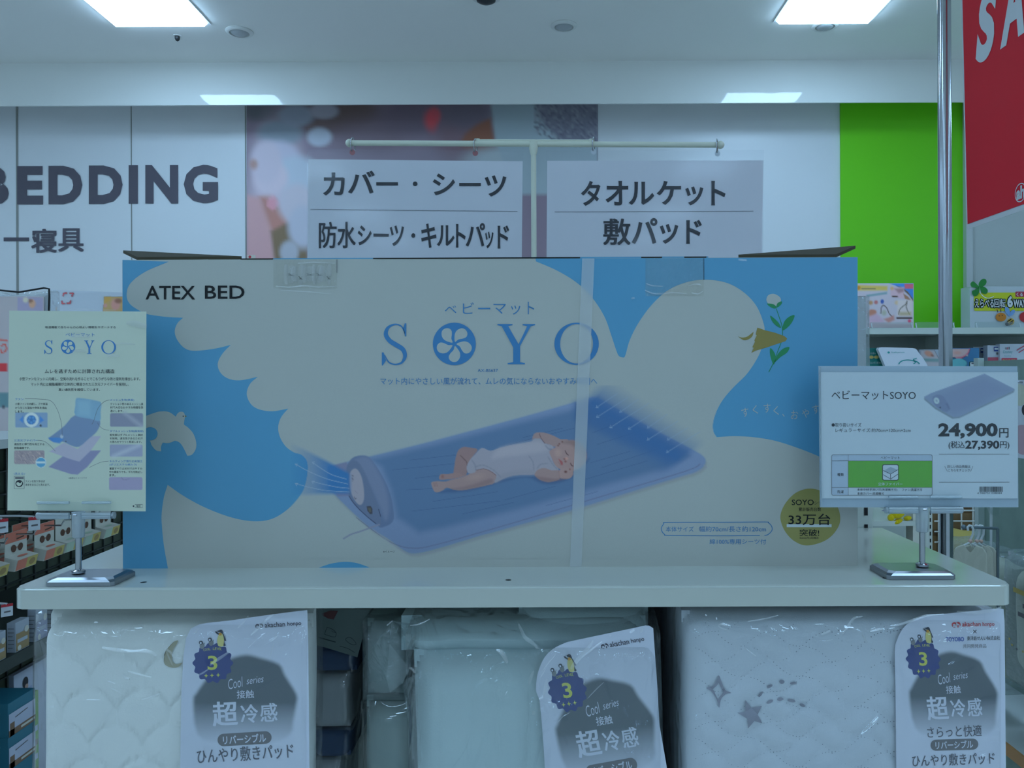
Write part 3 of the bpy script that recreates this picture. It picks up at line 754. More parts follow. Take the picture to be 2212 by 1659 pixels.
bp([(1378,278),(1400,210),(1450,188),(1540,195),(1640,230),(1720,270),(1790,268),(1812,290),(1740,312),(1690,352),(1640,358),(1600,335),(1535,318),(1485,265),(1400,262)], SK)
R.line(spline(cb([(1468,205),(1485,255),(1530,318)]), 3), 1.5, (96, 80, 96), .8)
bp([(1585,415),(1650,370),(1730,312),(1810,285),(1900,288),(1970,335),(2020,415),(2028,490),(1995,570),(1930,625),(1850,655),(1770,645),(1700,620),(1648,570),(1612,490)], (142, 134, 148))
bp([(1740,312),(1820,284),(1910,290),(1985,350),(2025,430),(2020,520),(1960,460),(1900,380),(1830,330)], (116, 108, 120), 10, .75)
R.blob(*cb([(1690,430)])[0], 13, 14, (156, 148, 160), .7, .1); R.blob(*cb([(1930,500)])[0], 14, 22, (160, 150, 162), .5, .1)
R.line(spline(cb([(1775,405),(1790,440),(1812,458)]), 3), 1.8, (82, 66, 78), .9); R.line(spline(cb([(1838,555),(1850,580),(1868,590)]), 3), 1.8, (82, 66, 78), .9)
R.blob(*cb([(1768,505)])[0], 4, 3, (110, 70, 78), .9); R.blob(*cb([(1778,535)])[0], 4, 4, (120, 78, 84), .8); R.blob(*cb([(1790,500)])[0], 6, 5, (176, 150, 154), .6)
bp([(1695,505),(1720,520),(1745,545),(1742,578),(1725,575),(1712,545)], (142, 84, 98), 2.5, .9); R.line(cb([(1690,540),(1715,575)]), 1.4, (120, 98, 108), .5)
for u, v in ((1690,345),(1705,325),(1740,300)): R.blob(*cb([(u, v)])[0], 3, 3, (98, 62, 62), .8)
bp([(1408,690),(1440,640),(1520,612),(1610,640),(1705,645),(1712,740),(1640,770),(1560,780),(1470,752),(1420,712)], SK)
bp([(1700,650),(1760,610),(1830,610),(1870,650),(1865,700),(1820,740),(1740,742),(1705,720)], (144, 136, 150))
bp([(1420,715),(1500,770),(1600,778),(1780,742),(1640,740),(1500,720)], (112, 101, 118), 7, .6)
R.blob(*cb([(1780,658)])[0], 5, 4, (88, 52, 52), .9); R.blob(*cb([(1830,628)])[0], 3, 3, (110, 72, 72), .8)
R.line(cb([(1700,640),(1706,740)]), 1.2, (112, 92, 100), .6)
R.speck(.03)
R.build('product_picture', bf, 3.3, carton, mat=vcmat('carton_picture', .42, .45))
# strapping band and tapes
STRAP = clear('strap_film', (253, 254, 254), .5, .3, milky=.44, milk=(232, 235, 236), bump=(900, .5, .0006, (1, 1, 1), (0, 0, 0)))
cv = Canvas(front(DB, .0004)); cv.poly([(1257.5, 559), (1284, 558.8), (1256, 1223.5), (1231, 1223.8)], STRAP, 3); cv.build('strap', carton)
TAPE = clear('packing_tape', (253, 253, 251), 1.0, .16, milky=.06, milk=(210, 210, 200), bump=(150, .9, .006, (1.6, 1, .8), (0, 0, 0)))
cv = Canvas(front(DB, .0004)); cv.rect(591, 561, 728, 623, TAPE, 2); cv.build('tape', carton)
cv = Canvas(front(DB, .0004)); cv.rect(1394, 558, 1520, 640, TAPE, 2); cv.build('tape', carton)
cv = Canvas(front(DB, .0004)); cv.rect(1519.6, 558, 1520.8, 605, DARK, 2); cv.build('tape_slit', carton)
cv = Canvas(front(DB, .0004)); cv.rect(727.6, 561, 728.8, 590, GREYINK, 2); cv.build('tape_slit', carton)
for xa, xb in ((520, 590), (806, 1253), (1385, 1430), (1478, 1526)):
    a, b = P(xa, 558.3+.0042*(1060-xa), DB), P(xb, 558.3+.0042*(1060-xb), DB)
    obj('flap_gap', B(a.x, b.x, DB-.0004, DB+.004, a.z-.0002, a.z+.0010), M('gap_dark', (40, 38, 34), .8, .2), carton)  # dark strips stand in for the shade in the gap along the top

ct = lambda pts: c5(pts)
glint_folds(carton, [(c5([(990+28*k+8*(k % 2), 85+6*(k % 3)), (992+28*k, 140), (988+28*k+5, 205-9*(k % 3))]), 7+3*(k % 3)) for k in range(10)]+[(c5([(930, 215), (1010, 222), (1100, 213), (1180, 222), (1290, 216)]), 2.2), (c5([(955, 240), (1100, 248), (1260, 262)]), 1.4), (c5([(1060, 80), (1150, 74), (1285, 78)]), 2.5)], DB-.0009, GLINTFOLD, 'tape_glint_fold', -3)  # glints on the tape, added as facets aimed at the lamps
glint_folds(carton, [(c6([(930, 200), (960, 212), (1030, 218)]), 2), (c6([(920, 240), (980, 262), (1080, 255), (1170, 262)]), 2.4), (c6([(1180, 215), (1230, 203), (1258, 212)]), 2), (c6([(1200, 256), (1240, 262), (1268, 245)]), 1.8), (c6([(840, 290), (860, 286)]), 3), (c6([(1480, 58), (1530, 62)]), 3)], DB-.0009, GLINTFOLD, 'tape_glint_fold', -3)

# ------------------------------------------------------------------ sign holders and their signs
def holder(bpx, stempx, yb, ys0, ys1, clip, db, dstem, label):
    """bpx: base x range; stem x; y of the base foot; socket y range; clip box (x0,y0,x1,y1)"""
    xa, xb = P(bpx[0], yb, db).x, P(bpx[1], yb, db).x; xc = P(stempx, 1200, dstem).x
    t = thing('sign_holder', label, 'sign holder', (xc, dstem, SZ), 'chrome sign holders on the shelf')
    bm = bmesh.new(); h = .0072; e = .0048; y0, y1 = db, db+.044; c = .007
    def ring(x0, x1, ya, yb_, z, c):
        return [bm.verts.new(p) for p in ((x0+c,ya,z),(x1-c,ya,z),(x1,ya+c,z),(x1,yb_-c,z),(x1-c,yb_,z),(x0+c,yb_,z),(x0,yb_-c,z),(x0,ya+c,z))]
    R_ = [ring(xa, xb, y0, y1, SZ+.0002, .003), ring(xa, xb, y0, y1, SZ+h*.55, .003), ring(xa+.0015, xb-.0015, y0+.0015, y1-.0015, SZ+h*.8, .004), ring(xa+e, xb-e, y0+e, y1-e, SZ+h, .005)]
    for a, b in zip(R_, R_[1:]):
        for k in range(8): bm.faces.new((a[k], a[(k+1) % 8], b[(k+1) % 8], b[k]))
    bm.faces.new(R_[0][::-1]); bm.faces.new(R_[-1])
    obj('base', bm, BRUSHED, t)
    zs0, zs1 = P(stempx, ys1, dstem).z, P(stempx, ys0, dstem).z
    obj('collar', lathe(bmesh.new(), (xc, dstem, SZ+h), [(.0042, 0), (.0058, .0008), (.0058, .0028), (.0042, .0036), (.0030, .004)], 20), CHROME, t, smooth=True)
    obj('stem', tube(bmesh.new(), [(xc, dstem, SZ+h+.002), (xc, dstem, zs0+.012)], .0027, 20), CHROME, t, smooth=True)
    obj('socket', lathe(bmesh.new(), (xc, dstem, zs0), [(.0046, 0), (.0054, .0008), (.0056, (zs1-zs0)*.5), (.0057, zs1-zs0)], 24), SOCKETM, t, smooth=True)
    a, b = P(clip[0], clip[1], dstem), P(clip[2], clip[3], dstem); zt, zb = a.z, b.z; hh = zt-zb; ds = dstem
    for yy in (ds-.0036, ds+.0036):
        obj('clip_plate', quad(bmesh.new(), ((a.x+.002, yy, zb+hh*.26), (b.x-.002, yy, zb+hh*.26), (b.x-.002, yy, zt-.001), (a.x+.002, yy, zt-.001))), ACRYL, t, recalc=False)
    EDGE = clear('acrylic_edge', (225, 236, 242), 2.0, .10, milky=.30, milk=(236, 244, 248), facing=.5)
    bm = bmesh.new()
    for z, r in ((zt-.0016, .0014), (zb+hh*.24, .0016), (zb+hh*.10, .0015), (zb+hh*.02, .0011)):
        for q0, q1 in ((a.x+.002, xc-.006), (xc+.006, b.x-.002)):
            tube(bm, [(q0, ds-.0042, z), (q1, ds-.0042, z)], r, 10)
    obj('clip_rails', bm, EDGE, t, smooth=True)
    for q, w_, r_ in ((a.x+.001, .001, .0032), (b.x-.001, .001, .0032), (xc, .004, .0026)):
        obj('hinge', tube(bmesh.new(), [(q-w_, ds-.001, zb+hh*.14), (q+w_, ds-.001, zb+hh*.14)], r_, 14), EDGE, t, smooth=True)
    obj('hinge_pin', tube(bmesh.new(), [(xc-.0016, ds-.005, zb+hh*.2), (xc+.0016, ds-.005, zb+hh*.2)], .0011, 10), CHROME, t)
    return t
dL, dR = .757, .770
holder((94.5, 244), 169.5, 1268.5, 1106, 1161, (82, 1081, 249, 1118), .7363, dL, 'chrome footed sign holder at the left end of the shelf, holding the cream sheet')
holder((1918, 2067), 1992, 1254, 1094, 1149, (1911, 1069, 2077, 1106), .7485, dR, 'chrome footed sign holder at the right end of the shelf, holding the price card')

# ---- the cream product sheet (laminated, leaning back a little)
def leaning(d, ypx, deg, eps=.0001):
    a = math.radians(deg); pt = P(1159, ypx, d)
    return plane_fn(pt, (0, -math.cos(a), math.sin(a)), eps)
pf = leaning(dL, 1100, 2.2)
PAPER = M('cream_paper', (222, 226, 204), .5, .3)
CBLUE = M('poster_blue', (58, 132, 200), .5, .3)
lp = pf(170, 1105)
sheet = thing('product_sheet', 'cream laminated product sheet in the left sign holder, mat shown in exploded layers', 'poster', (lp.x, lp.y, lp.z))
pc = [(17.5, 669), (319, 671), (317.5, 1107), (13, 1105)]
def solid(fn, pts, th, l0=0):
    bm = bmesh.new(); a = [bm.verts.new(fn(x, y, l0)) for x, y in pts]
    n = (a[1].co-a[0].co).cross(a[2].co-a[0].co).normalized()
    if n.y < 0: n = -n
    b = [bm.verts.new(v.co+n*th) for v in a]; k = len(pts)
    bm.faces.new(a); bm.faces.new(b[::-1])
    for i in range(k): bm.faces.new((a[i], b[i], b[(i+1) % k], a[(i+1) % k]))
    return bm
obj('paper', solid(pf, [(20, 671), (316, 673), (314.5, 1104.5), (16, 1102.5)], .0003), PAPER, sheet)
cv = Canvas(pf)
T = lambda *a, **k: cv.text(*a, **k)
T('吸湿機能で赤ちゃんの心地よい睡眠をサポートする', 98, 704, 250, 709.6, DARK, 2, bold=.012)
T('ベビーマット', 142, 719, 204.5, 727, CBLUE, 2)
soyo(cv, CBLUE, PAPER, (96, 735, 114.5, 764.8), (147.3, 749.3, 15.5), (182, 735.5, 204, 764.5), (219, 735, 250.8, 765), 2)
T('ムレを逃すために計算された構造', 97, 797.5, 247.5, 806.5, DARK, 2, bold=.012)
T('小型ファンをマットに内蔵し、空気の流れを作ることでこもりがちな熱と湿気を排出します。', 42, 815, 303, 822, DARK, 2, bold=.01)
T('マット内には樹脂繊維が立体的に構造された三次元ファイバーを採用し、', 67, 826.5, 278.5, 833.5, DARK, 2, bold=.01)
T('高い通気性を確保しています。', 127, 838.5, 216, 845, DARK, 2, bold=.01)
def para(lines, x, y, col=DARK, h=5.2, gap=8.2, w=None):
    for k, (s, wd) in enumerate(lines): T(s, x, y+gap*k, x+wd, y+gap*k+h, col, 2, bold=.012)
T('ファン', 33, 860, 51, 865, CBLUE, 2, bold=.012); para([('小型ファンを内蔵し、汗や体温', 70), ('から生じた湿気や熱気を排出', 68), ('します。', 18)], 33, 870)
T('三次元ファイバー', 31, 948.5, 82, 954, CBLUE, 2, bold=.012); para([('通気性と弾力性を両立する', 65), ('樹脂繊維です。', 34)], 31, 957)
T('\\洗える!/', 30, 1020.5, 55, 1026, CBLUE, 2); para([('ファンを取り外せば', 42), ('本体をまるごと洗えます。', 53)], 55, 1037, h=5, gap=7.5)
T('メッシュ生地(表面)', 238, 861.5, 290, 867, CBLUE, 2, bold=.012); para([('クッション性のあるメッシュ素', 71), ('材で大切なおやすみ時間を快', 71), ('適にします。', 28)], 238.5, 870, gap=7.6)
T('ダブルメッシュ生地(吸気部)', 237.5, 929, 310, 934.5, CBLUE, 2, bold=.012); para([('吸気部はダブルメッシュ素材', 71), ('を採用。通気性があるため汗', 71), ('の蒸れをサラリと軽減します。', 69)], 237.5, 937, gap=7.4)
T('キルティング滑り止め加工', 237, 993.5, 308, 999, CBLUE, 2, bold=.012); T('(ポリエステル綿入り)', 237, 1001, 296, 1006.5, CBLUE, 2, bold=.012)
para([('裏面すべり止め付でおやすみ', 71), ('中の寝返りでも、ずれを防止し', 71), ('ます。', 13)], 236.5, 1009.5, gap=7.2)
T('※画像はイメージです', 148.5, 1030.5, 188, 1034.5, GREYINK, 2); T('●', 287, 1091.5, 290, 1095, DARK, 2)
cv.line([(292, 1089.5), (308, 1089.5), (308, 1096.5), (292, 1096.5)], .8, GREYINK, 2, closed=True); T('販促', 294.5, 1090.8, 304, 1095.4, DARK, 2)
cv.line([(31, 1029), (52.4, 1029), (52.4, 1055.7), (31, 1055.7)], 1, GREYINK, 2, closed=True); cv.rect(33, 1030.5, 51, 1034.5, GREYINK, 2)
cv.ell(41.8, 1044.5, 8.2, 7.6, DARK, 2).poly(spline([(36, 1043), (40, 1041.5), (44, 1044), (48, 1040), (47, 1047), (41, 1050), (36.5, 1047)], 3, True), PAPER, 3)
for q in ([(54, 861.5), (85, 862), (110, 866), (124, 885), (133, 915), (134.5, 942)], [(82, 951), (95, 953), (108, 962), (120, 975)], [(237, 864), (225, 868), (212, 882), (203, 908), (198.5, 917)], [(236, 929.5), (224, 927), (215, 920), (211, 913)], [(235, 996), (220, 998), (205, 1004), (193, 1010)]):
    cv.line(spline(q, 4), .7, GREYINK, 2)
cv.build('lettering', sheet)
R = Ras(28, 855, 312, 1062, 1.6, (140, 155, 196)); R.fill((222, 226, 204)); cq = crop(0, 540, 2.86)
def RR(x0, y0, x1, y1, c, r=3): R.poly(Canvas.rr(None, x0, y0, x1, y1, r), c, 1.2)
RR(33, 891, 103, 923.6, (96, 122, 178)); R.blob(68, 907, 16.5, 16.5, (160, 175, 205), 1, .92); R.blob(68, 907, 10.5, 10.5, (44, 90, 170), 1, .9)
for k in range(5): a = math.radians(72*k+20); R.blob(68+6*math.cos(a), 907+6*math.sin(a), 4, 4, (70, 122, 198), .8, .3)
R.poly([(50, 898), (42, 907), (50, 914)], (52, 104, 196), 4); R.poly([(86, 898), (95, 908), (86, 914)], (52, 104, 196), 4); R.blob(88, 919.5, 3, 3, (50, 58, 80), 1, .6)
RR(31, 973, 96, 1002.5, (116, 110, 140))
for k in range(120):
    x, y = 32+60*rnd.random(), 974+26*rnd.random(); R.line([(x, y), (x+2.5, y+3)], .8, rnd.choice(((88, 82, 110), (148, 142, 166))), .7)
R.blob(88.5, 999, 12, 12, (176, 194, 204), 1, .92); R.blob(88.5, 999, 10.8, 10.8, (58, 118, 182), 1, .9); R.poly([(78.5, 996.5), (98.5, 996.5), (98.5, 1001), (78.5, 1001)], (150, 178, 206), 1.5); 
RR(238, 893, 309, 922, (98, 106, 150)); R.line([(270, 893), (305, 920)], 7, (126, 136, 176), .7, 9)
RR(237, 960.5, 308, 986.5, (112, 122, 172)); R.line([(245, 986), (300, 962)], 7, (140, 152, 194), .7, 9)
RR(236, 1031, 307.5, 1058.5, (116, 116, 170)); R.line(spline([(262, 1031), (268, 1037), (280, 1034)], 3), 1, (90, 90, 140), .7)
lilac = (104, 112, 168)
R.poly(cq([(300,1340),(395,1270),(470,1300),(555,1240),(625,1238),(540,1340),(480,1388),(440,1385)]), (98, 104, 160), 2)
R.poly(cq([(305,1245),(395,1190),(480,1230),(560,1150),(625,1150),(560,1240),(490,1308),(430,1290)]), (128, 132, 178), 2)
R.poly(spline(cq([(300,1165),(330,1140),(400,1085),(462,1022),(560,1040),(620,1057),(600,1120),(550,1165),(490,1215),(440,1208),(390,1185),(330,1185)]), 3, True), (84, 106, 162), 2)
R.poly(spline(cq([(466,1022),(466,960),(468,925),(490,914),(600,932),(626,948),(622,1000),(618,1056),(560,1044)]), 3, True), (92, 128, 180), 2)
R.poly(cq([(480,930),(560,930),(560,1030),(480,1020)]), (104, 140, 188), 12, .6)
R.poly(cq([(298,1160),(350,1158),(395,1165),(370,1195),(330,1188)]), (50, 100, 184), 4); R.blob(133.5, 943, 4.5, 5.5, (130, 146, 190), 1, .5); R.blob(142.5, 953.5, 2, 2, (50, 60, 90), 1, .4)
R.build('printed_pictures', pf, 1, sheet)
M('laminate_haze', (230, 236, 236), .3)
FILM = clear('laminate_wavy', (253, 254, 254), 1.0, .04, facing=.32)
obj('laminate', quad(bmesh.new(), [pf(x, y, 9) for x, y in pc]), FILM, sheet, recalc=False)
glint_folds(sheet, [(cq([(785, 452), (830, 455), (870, 466), (912, 472)]), 8), (cq([(440, 534), (500, 530), (562, 537)]), 5), (cq([(715, 580), (770, 578), (840, 584)]), 2.5), (cq([(450, 626), (500, 622), (535, 630)]), 3.5), (cq([(665, 655), (700, 653), (742, 658)]), 4), (cq([(430, 369), (500, 367), (580, 370)]), 2.5), (cq([(560, 372), (720, 372)]), 1.5)], 0, GLINTFOLD, 'sheet_glint_fold', -3, pf)  # glare streaks on the sheet, added as facets aimed at the lamps

# ---- the price card in a clear sleeve
rf = front(dR-.0004, .0001)
CARD = M('white_card', (220, 227, 231), .45, .35)
SLEEVE = clear('sleeve_vinyl', (250, 252, 253), 1.0, .06, milky=.04, milk=(200, 214, 224), facing=.28)
cp_ = P(1986, 1097, dR)
price = thing('price_card', 'white price card in a clear sleeve showing 24,900 yen, in the right sign holder', 'price card', cp_)
obj('card', solid(rf, [(1773, 804), (2199, 804), (2198.5, 1077), (1775, 1076.5)], .0003), CARD, price)
obj('sleeve', quad(bmesh.new(), [rf(x, y, 8) for x, y in [(1768.5, 790.5), (1900, 791), (2199, 791), (2201.5, 796), (2201, 1090), (2197, 1096.8), (1774.5, 1097.5), (1772, 1090)]]), SLEEVE, price, recalc=False)
bm = bmesh.new(); tube(bm, [rf(1770.5, 793, 9), rf(1773.5, 1095, 9)], .0008, 8); obj('sleeve_seam', bm, clear('acrylic_edge'), price)
obj('sleeve_back', solid(rf, [(1768.5, 790.5), (2199, 791), (2201, 1096), (1772, 1096)], .0004, -9), M('sleeve_backing', (176, 192, 204), .4), price)
cv = Canvas(rf); T = lambda *a, **k: cv.text(*a, **k)
T('ベビーマットSOYO', 1796, 843.5, 1978, 863.5, DARK, 2, bold=.004)
cv.ell(1799.7, 918, 3.4, 3.6, DARK, 2); T('取り扱いサイズ', 1804, 913.5, 1860.5, 922.5, DARK, 2)
T('レギュラーサイズ:約70cm×120cm×2cm', 1804.5, 925, 1967, 933.5, DARK, 2)
T('24,900', 2026.5, 914, 2155, 948, DARK, 2, bold=.04); T('円', 2158.5, 925, 2178, 945, DARK, 2, bold=.02)
T('(税込', 2049, 953, 2083.5, 970.5, DARK, 2, bold=.01); T('27,390', 2085, 951.5, 2158.5, 972.5, DARK, 2, bold=.035); T('円)', 2160, 953.5, 2180, 970.5, DARK, 2, bold=.01)
for y in (981, 1041.5): cv.rect(2028, y-.5, 2180, y+.5, GREYINK, 2)
T('詳しい商品情報は', 2046, 1004.5, 2096, 1011, GREYINK, 2, bold=.01); T('こちらをチェック', 2048, 1012.5, 2094.5, 1019, GREYINK, 2, bold=.01)
cv.line([(2040.5, 1007), (2046.5, 1018.5)], .8, GREYINK, 2).line([(2101.5, 1007), (2096.5, 1018.5)], .8, GREYINK, 2)
x = 2115.4; rb = random.Random(3)
while x < 2164.5:
    w = rb.choice((.5, .5, .9, 1.3)); cv.rect(x, 1051, min(x+w, 2165.3), 1062.6, BLACK, 2); x += w+rb.choice((.5, .7, 1.1))
T('4 948751 028084', 2110.5, 1063.4, 2164, 1066.8, DARK, 2)
PALE = M('pale_blue_cell', (196, 208, 222), .45); CELLG = M('cell_green', (104, 186, 44), .45)
cv.rect(1797, 983, 2013, 995.5, PALE, 1).rect(1797, 995, 1832, 1069, PALE, 1).rect(1832, 995.5, 2013, 1053, CELLG, 2)
cv.line(cv.rr(1796.3, 982.3, 2013.4, 1069.8, 3.5), .9, GREYINK, 3, closed=True)
for q in ((1796.5, 995.2, 2013, 995.9), (1796.5, 1052.6, 2013, 1053.3), (1831.7, 982.5, 1832.4, 1069.6)): cv.rect(*q, GREYINK, 3)
T('ベビーマット', 1902, 985.5, 1943.5, 992.2, DARK, 3); T('種類', 1808.5, 1021.8, 1822, 1028.4, DARK, 3, bold=.01); T('洗濯', 1808, 1059, 1822, 1065.6, DARK, 3, bold=.01)
T('本体中材:手洗い可(洗濯機不可)', 1851.5, 1055, 1938, 1061, DARK, 3, bold=.01); T('ファン:洗濯不可', 1948, 1055, 1992, 1061, DARK, 3, bold=.01); T('本体カバー:洗濯機可', 1851.5, 1063, 1909, 1068.8, DARK, 3, bold=.01)
cv.rrect(1905.4, 1003, 1941, 1037.8, 4, DARK, 3).rrect(1906.8, 1004.4, 1939.6, 1036.4, 3.2, CARD, 4)
cv.poly([(1908, 1017), (1923.3, 1008.5), (1938.5, 1015), (1923.5, 1023.5)], M('mattress_grey_ink', (176, 190, 198), .5), 5)
for q in ([(1907.5, 1016), (1923.3, 1024), (1939, 1014.5)], [(1907.5, 1025), (1923.3, 1035), (1939, 1024)], [(1923.3, 1024), (1923.3, 1035.5)]): cv.line(q, 1, DARK, 6)
T('立体ファイバー', 1896.5, 1042, 1949, 1048.8, CARD, 4, bold=.012)
cv.build('lettering', price)
R = Ras(1990, 806, 2196, 906, 1.8, (168, 170, 204)); R.fill((220, 227, 231)); ck = crop(1740, 560, 2.962)
R.poly(shift(ck([(758,885),(1145,732),(1338,832),(1332,848),(985,1012),(940,1017),(830,955),(760,895)]), 0, 1.5), (110, 118, 150), 2.5)
R.poly(ck([(758,880),(800,858),(1145,732),(1338,830),(1330,842),(985,1008),(945,1010),(830,945),(762,890)]), (116, 124, 170), 1.6)
R.poly(ck([(850,870),(1140,762),(1300,835),(960,990),(880,960)]), (108, 114, 162), 16, .6)
R.poly(spline(ck([(810,890),(830,870),(870,870),(900,905),(918,960),(900,978),(860,960),(825,930)]), 3, True), (104, 110, 158), 2)
R.blob(*ck([(838,905)])[0], 6.5, 8, (160, 168, 198), 1, .75, -20); R.blob(*ck([(838,905)])[0], 3, 4.5, (126, 134, 172), .9, .4, -20); R.blob(*ck([(862,949)])[0], 2.2, 2.4, (44, 48, 70), 1, .5)
R.poly(ck([(895,925),(920,965),(925,955),(908,918)]), (86, 92, 138), 4, .7)
R.build('printed_picture', rf, 1, price)

# ---- T-shaped sign stand behind the carton with its two hanging signs
DT = 1.60
tf = front(DT, .0005)
IVORY = M('ivory_enamel', (222, 224, 206), .35, .5)
pl, pr = P(757, 309, DT), P(1556, 313, DT)
xs = P(1152.5, 320, DT).x
st = thing('sign_stand', 'ivory T-shaped sign stand behind the carton, carrying two category signs', 'sign stand', (xs, DT, 0))
obj('crossbar', tube(bmesh.new(), [pl, pr], .0055, 18), IVORY, st, smooth=True)
def knob(p, r): bm = bmesh.new(); bmesh.ops.create_uvsphere(bm, u_segments=18, v_segments=12, radius=r, matrix=Matrix.Translation(p)); return bm
obj('end_knob', knob(pl-Vector((.002, 0, 0)), .0078), IVORY, st, smooth=True)
obj('end_knob', knob(pr, .0078), IVORY, st, smooth=True)
o1, o2 = P(1032, 303.5, DT), P(1277, 304, DT)
obj('upper_bar', tube(bmesh.new(), [o1, o2], .0024, 12), IVORY, st, smooth=True)
bm = bmesh.new()
for p in (o1, o2): tube(bm, [p+Vector((0, 0, -.006)), p+Vector((0, 0, .003))], .0044, 12)
obj('bar_clamp', bm, IVORY, st, smooth=True)
zc = P(1153, 311, DT).z
obj('post', tube(bmesh.new(), [(xs, DT, .012), (xs, DT, zc)], .0052, 16), IVORY, st, smooth=True)
obj('post_socket', lathe(bmesh.new(), (xs, DT, zc-.022), [(.0055, 0), (.0085, .012), (.0088, .026)], 18), IVORY, st, smooth=True)
obj('foot', lathe(bmesh.new(), (xs, DT, 0), [(.16, 0), (.16, .006), (.15, .012), (.02, .016)], 32), IVORY, st)
PAPERW = M('sign_paper', (228, 226, 232), .5, .35)
def sign(name, label, paper, film, body, loc):
    t = thing(name, label, 'hanging sign', loc, 'category signs on the T stand')
    obj('paper', solid(tf, paper, .0004, 1), PAPERW, t)
    obj('film', quad(bmesh.new(), [tf(x, y, 5) for x, y in film]), clear('sign_pocket', (252, 253, 254), .25, .08, milky=.05, milk=(215, 215, 230), facing=.25), t, recalc=False)
    cv = Canvas(tf); body(cv); cv.build('lettering', t)
    return t
def bodyL(cv):
    for ch, x0, y0, x1, y1 in (('カ', 698, 373, 745, 423), ('バ', 752, 369, 810, 418.5), ('シ', 935, 375, 983, 422), ('ツ', 1047, 379, 1094, 425)):
        cv.text(ch, x0, y0, x1, y1, DARK, 3, bold=.022)
    for x0, x1, y in ((813, 860, 397.5), (992, 1039, 399)): cv.line([(x0, y), (x1, y)], 7, DARK, 3)
    cv.ell(897, 397.5, 5, 5, DARK, 3)
    cv.line([(671, 452.5), (1118, 457)], 1, GREYINK, 3)
    cv.text('防', 690, 480, 727, 536, DARK, 3, bold=.022).text('水', 730, 480, 768, 536, DARK, 3, bold=.022)
    for ch, x0, y0, x1, y1 in (('シ', 773, 487, 803, 530), ('ツ', 842, 487, 873, 532), ('キ', 910, 483, 943, 536), ('ル', 944, 487, 982, 532), ('ト', 985, 484, 1006, 535), ('パ', 1006, 482, 1048, 533), ('ッ', 1048, 500, 1066, 537), ('ド', 1075, 487, 1100, 537)):
        cv.text(ch, x0, y0, x1, y1, DARK, 3, bold=.02)
    cv.line([(807, 508), (840, 508.5)], 6.5, DARK, 3); cv.ell(893, 509, 4.2, 5, DARK, 3)
def bodyR(cv):
    for ch, x0, y0, x1, y1 in (('タ', 1255, 391, 1297, 445), ('オ', 1308, 391, 1357, 444), ('ル', 1358, 393, 1413, 443), ('ケ', 1418, 391, 1471, 443), ('ッ', 1480, 403, 1519, 444), ('ト', 1536, 391, 1567, 444)):
        cv.text(ch, x0, y0, x1, y1, DARK, 3, bold=.022)
    cv.line([(1198, 458), (1627, 456.5)], 1, GREYINK, 3)
    for ch, x0, y0, x1, y1 in (('敷', 1304, 473, 1361, 529), ('パ', 1364, 471, 1420, 527), ('ッ', 1425, 484, 1465, 527), ('ド', 1482, 475, 1516, 527)):
        cv.text(ch, x0, y0, x1, y1, DARK, 3, bold=.022)
sl_ = sign('hanging_sign', 'left hanging sign on the T stand, dark Japanese text about covers and sheets', [(666, 344), (1129, 348.5), (1126, 674), (663, 671)], [(664.5, 322), (1131, 327), (1128, 677), (661, 674)], bodyL, P(897, 674, DT))
sr_ = sign('hanging_sign', 'right hanging sign on the T stand, large dark text about towel blankets and pads', [(1182, 347.5), (1648, 346.5), (1645, 672), (1180, 674)], [(1180, 326), (1649.5, 325), (1647, 675), (1178, 677)], bodyR, P(1414, 675, DT))
PINKTAB = M('pink_reinforcement', (170, 108, 112), .5); CLEARTAB = M('white_reinforcement', (200, 206, 214), .5)
STEEL = M('ring_steel', (170, 174, 178), .2, metal=1.0)
def hook(px, py, mat, lb):
    c = P(px, py-2, DT)
    t = thing('split_ring', lb, 'ring', c, 'rings hanging the signs on the crossbar')
    bm = bmesh.new(); pts = []
    zb = P(px, py+20, DT).z; zt = c.z+.0085; cz = (zt+zb)/2; rz = (zt-zb)/2
    for k in range(19):
        a = 2*math.pi*k/18; pts.append((c.x+.0025*math.cos(a), DT+.0085*math.cos(a), cz+rz*math.sin(a)))
    tube(bm, pts, .0011, 8, caps=False); obj('wire', bm, STEEL, t, smooth=True)
    q = tf(px, py+21, 6); bm = bmesh.new(); bm.faces.new([bm.verts.new((q.x+.0055*math.cos(k*math.pi/10), q.y-.0006, q.z+.0055*math.sin(k*math.pi/10))) for k in range(20)]); obj('tab', bm, mat, t, recalc=False)
hook(762, 309, PINKTAB, 'steel ring at the left end of the crossbar, over the left sign')
hook(1027, 311, PINKTAB, 'steel ring near the middle of the crossbar, over the left sign')
hook(1282, 308, CLEARTAB, 'steel ring near the middle of the crossbar, over the right sign')
hook(1549, 312, CLEARTAB, 'steel ring at the right end of the crossbar, over the right sign')

# ---- chrome banner pole with the red banner
DPOLE = 1.85
xp = P(2041, 400, DPOLE).x
ps = thing('banner_pole', 'tall shiny steel pole at the right, reaching past the top of the view', 'pole', (xp, DPOLE, 0))
obj('tube', tube(bmesh.new(), [(xp, DPOLE, .01), (xp, DPOLE, 2.6)], .0143, 28), CHROME, ps, smooth=True)
obj('foot', lathe(bmesh.new(), (xp, DPOLE, 0), [(.17, 0), (.17, .008), (.03, .02), (.018, .05)], 32), CHROME, ps)
obj('arm', tube(bmesh.new(), [(xp, DPOLE, 2.45), (xp, 1.1, 2.45)], .006, 14), CHROME, ps, smooth=True)
BX = xp+.017; RED = M('banner_red', (238, 26, 46), .5, .35); BWH = M('banner_white', (226, 228, 230), .5, .35)
def bpt(y, z, l=0): return Vector((BX-.0008*l, y, z))
zb0, zt0 = H+.3225, 2.435; yb0, yb1 = 1.790, 1.15
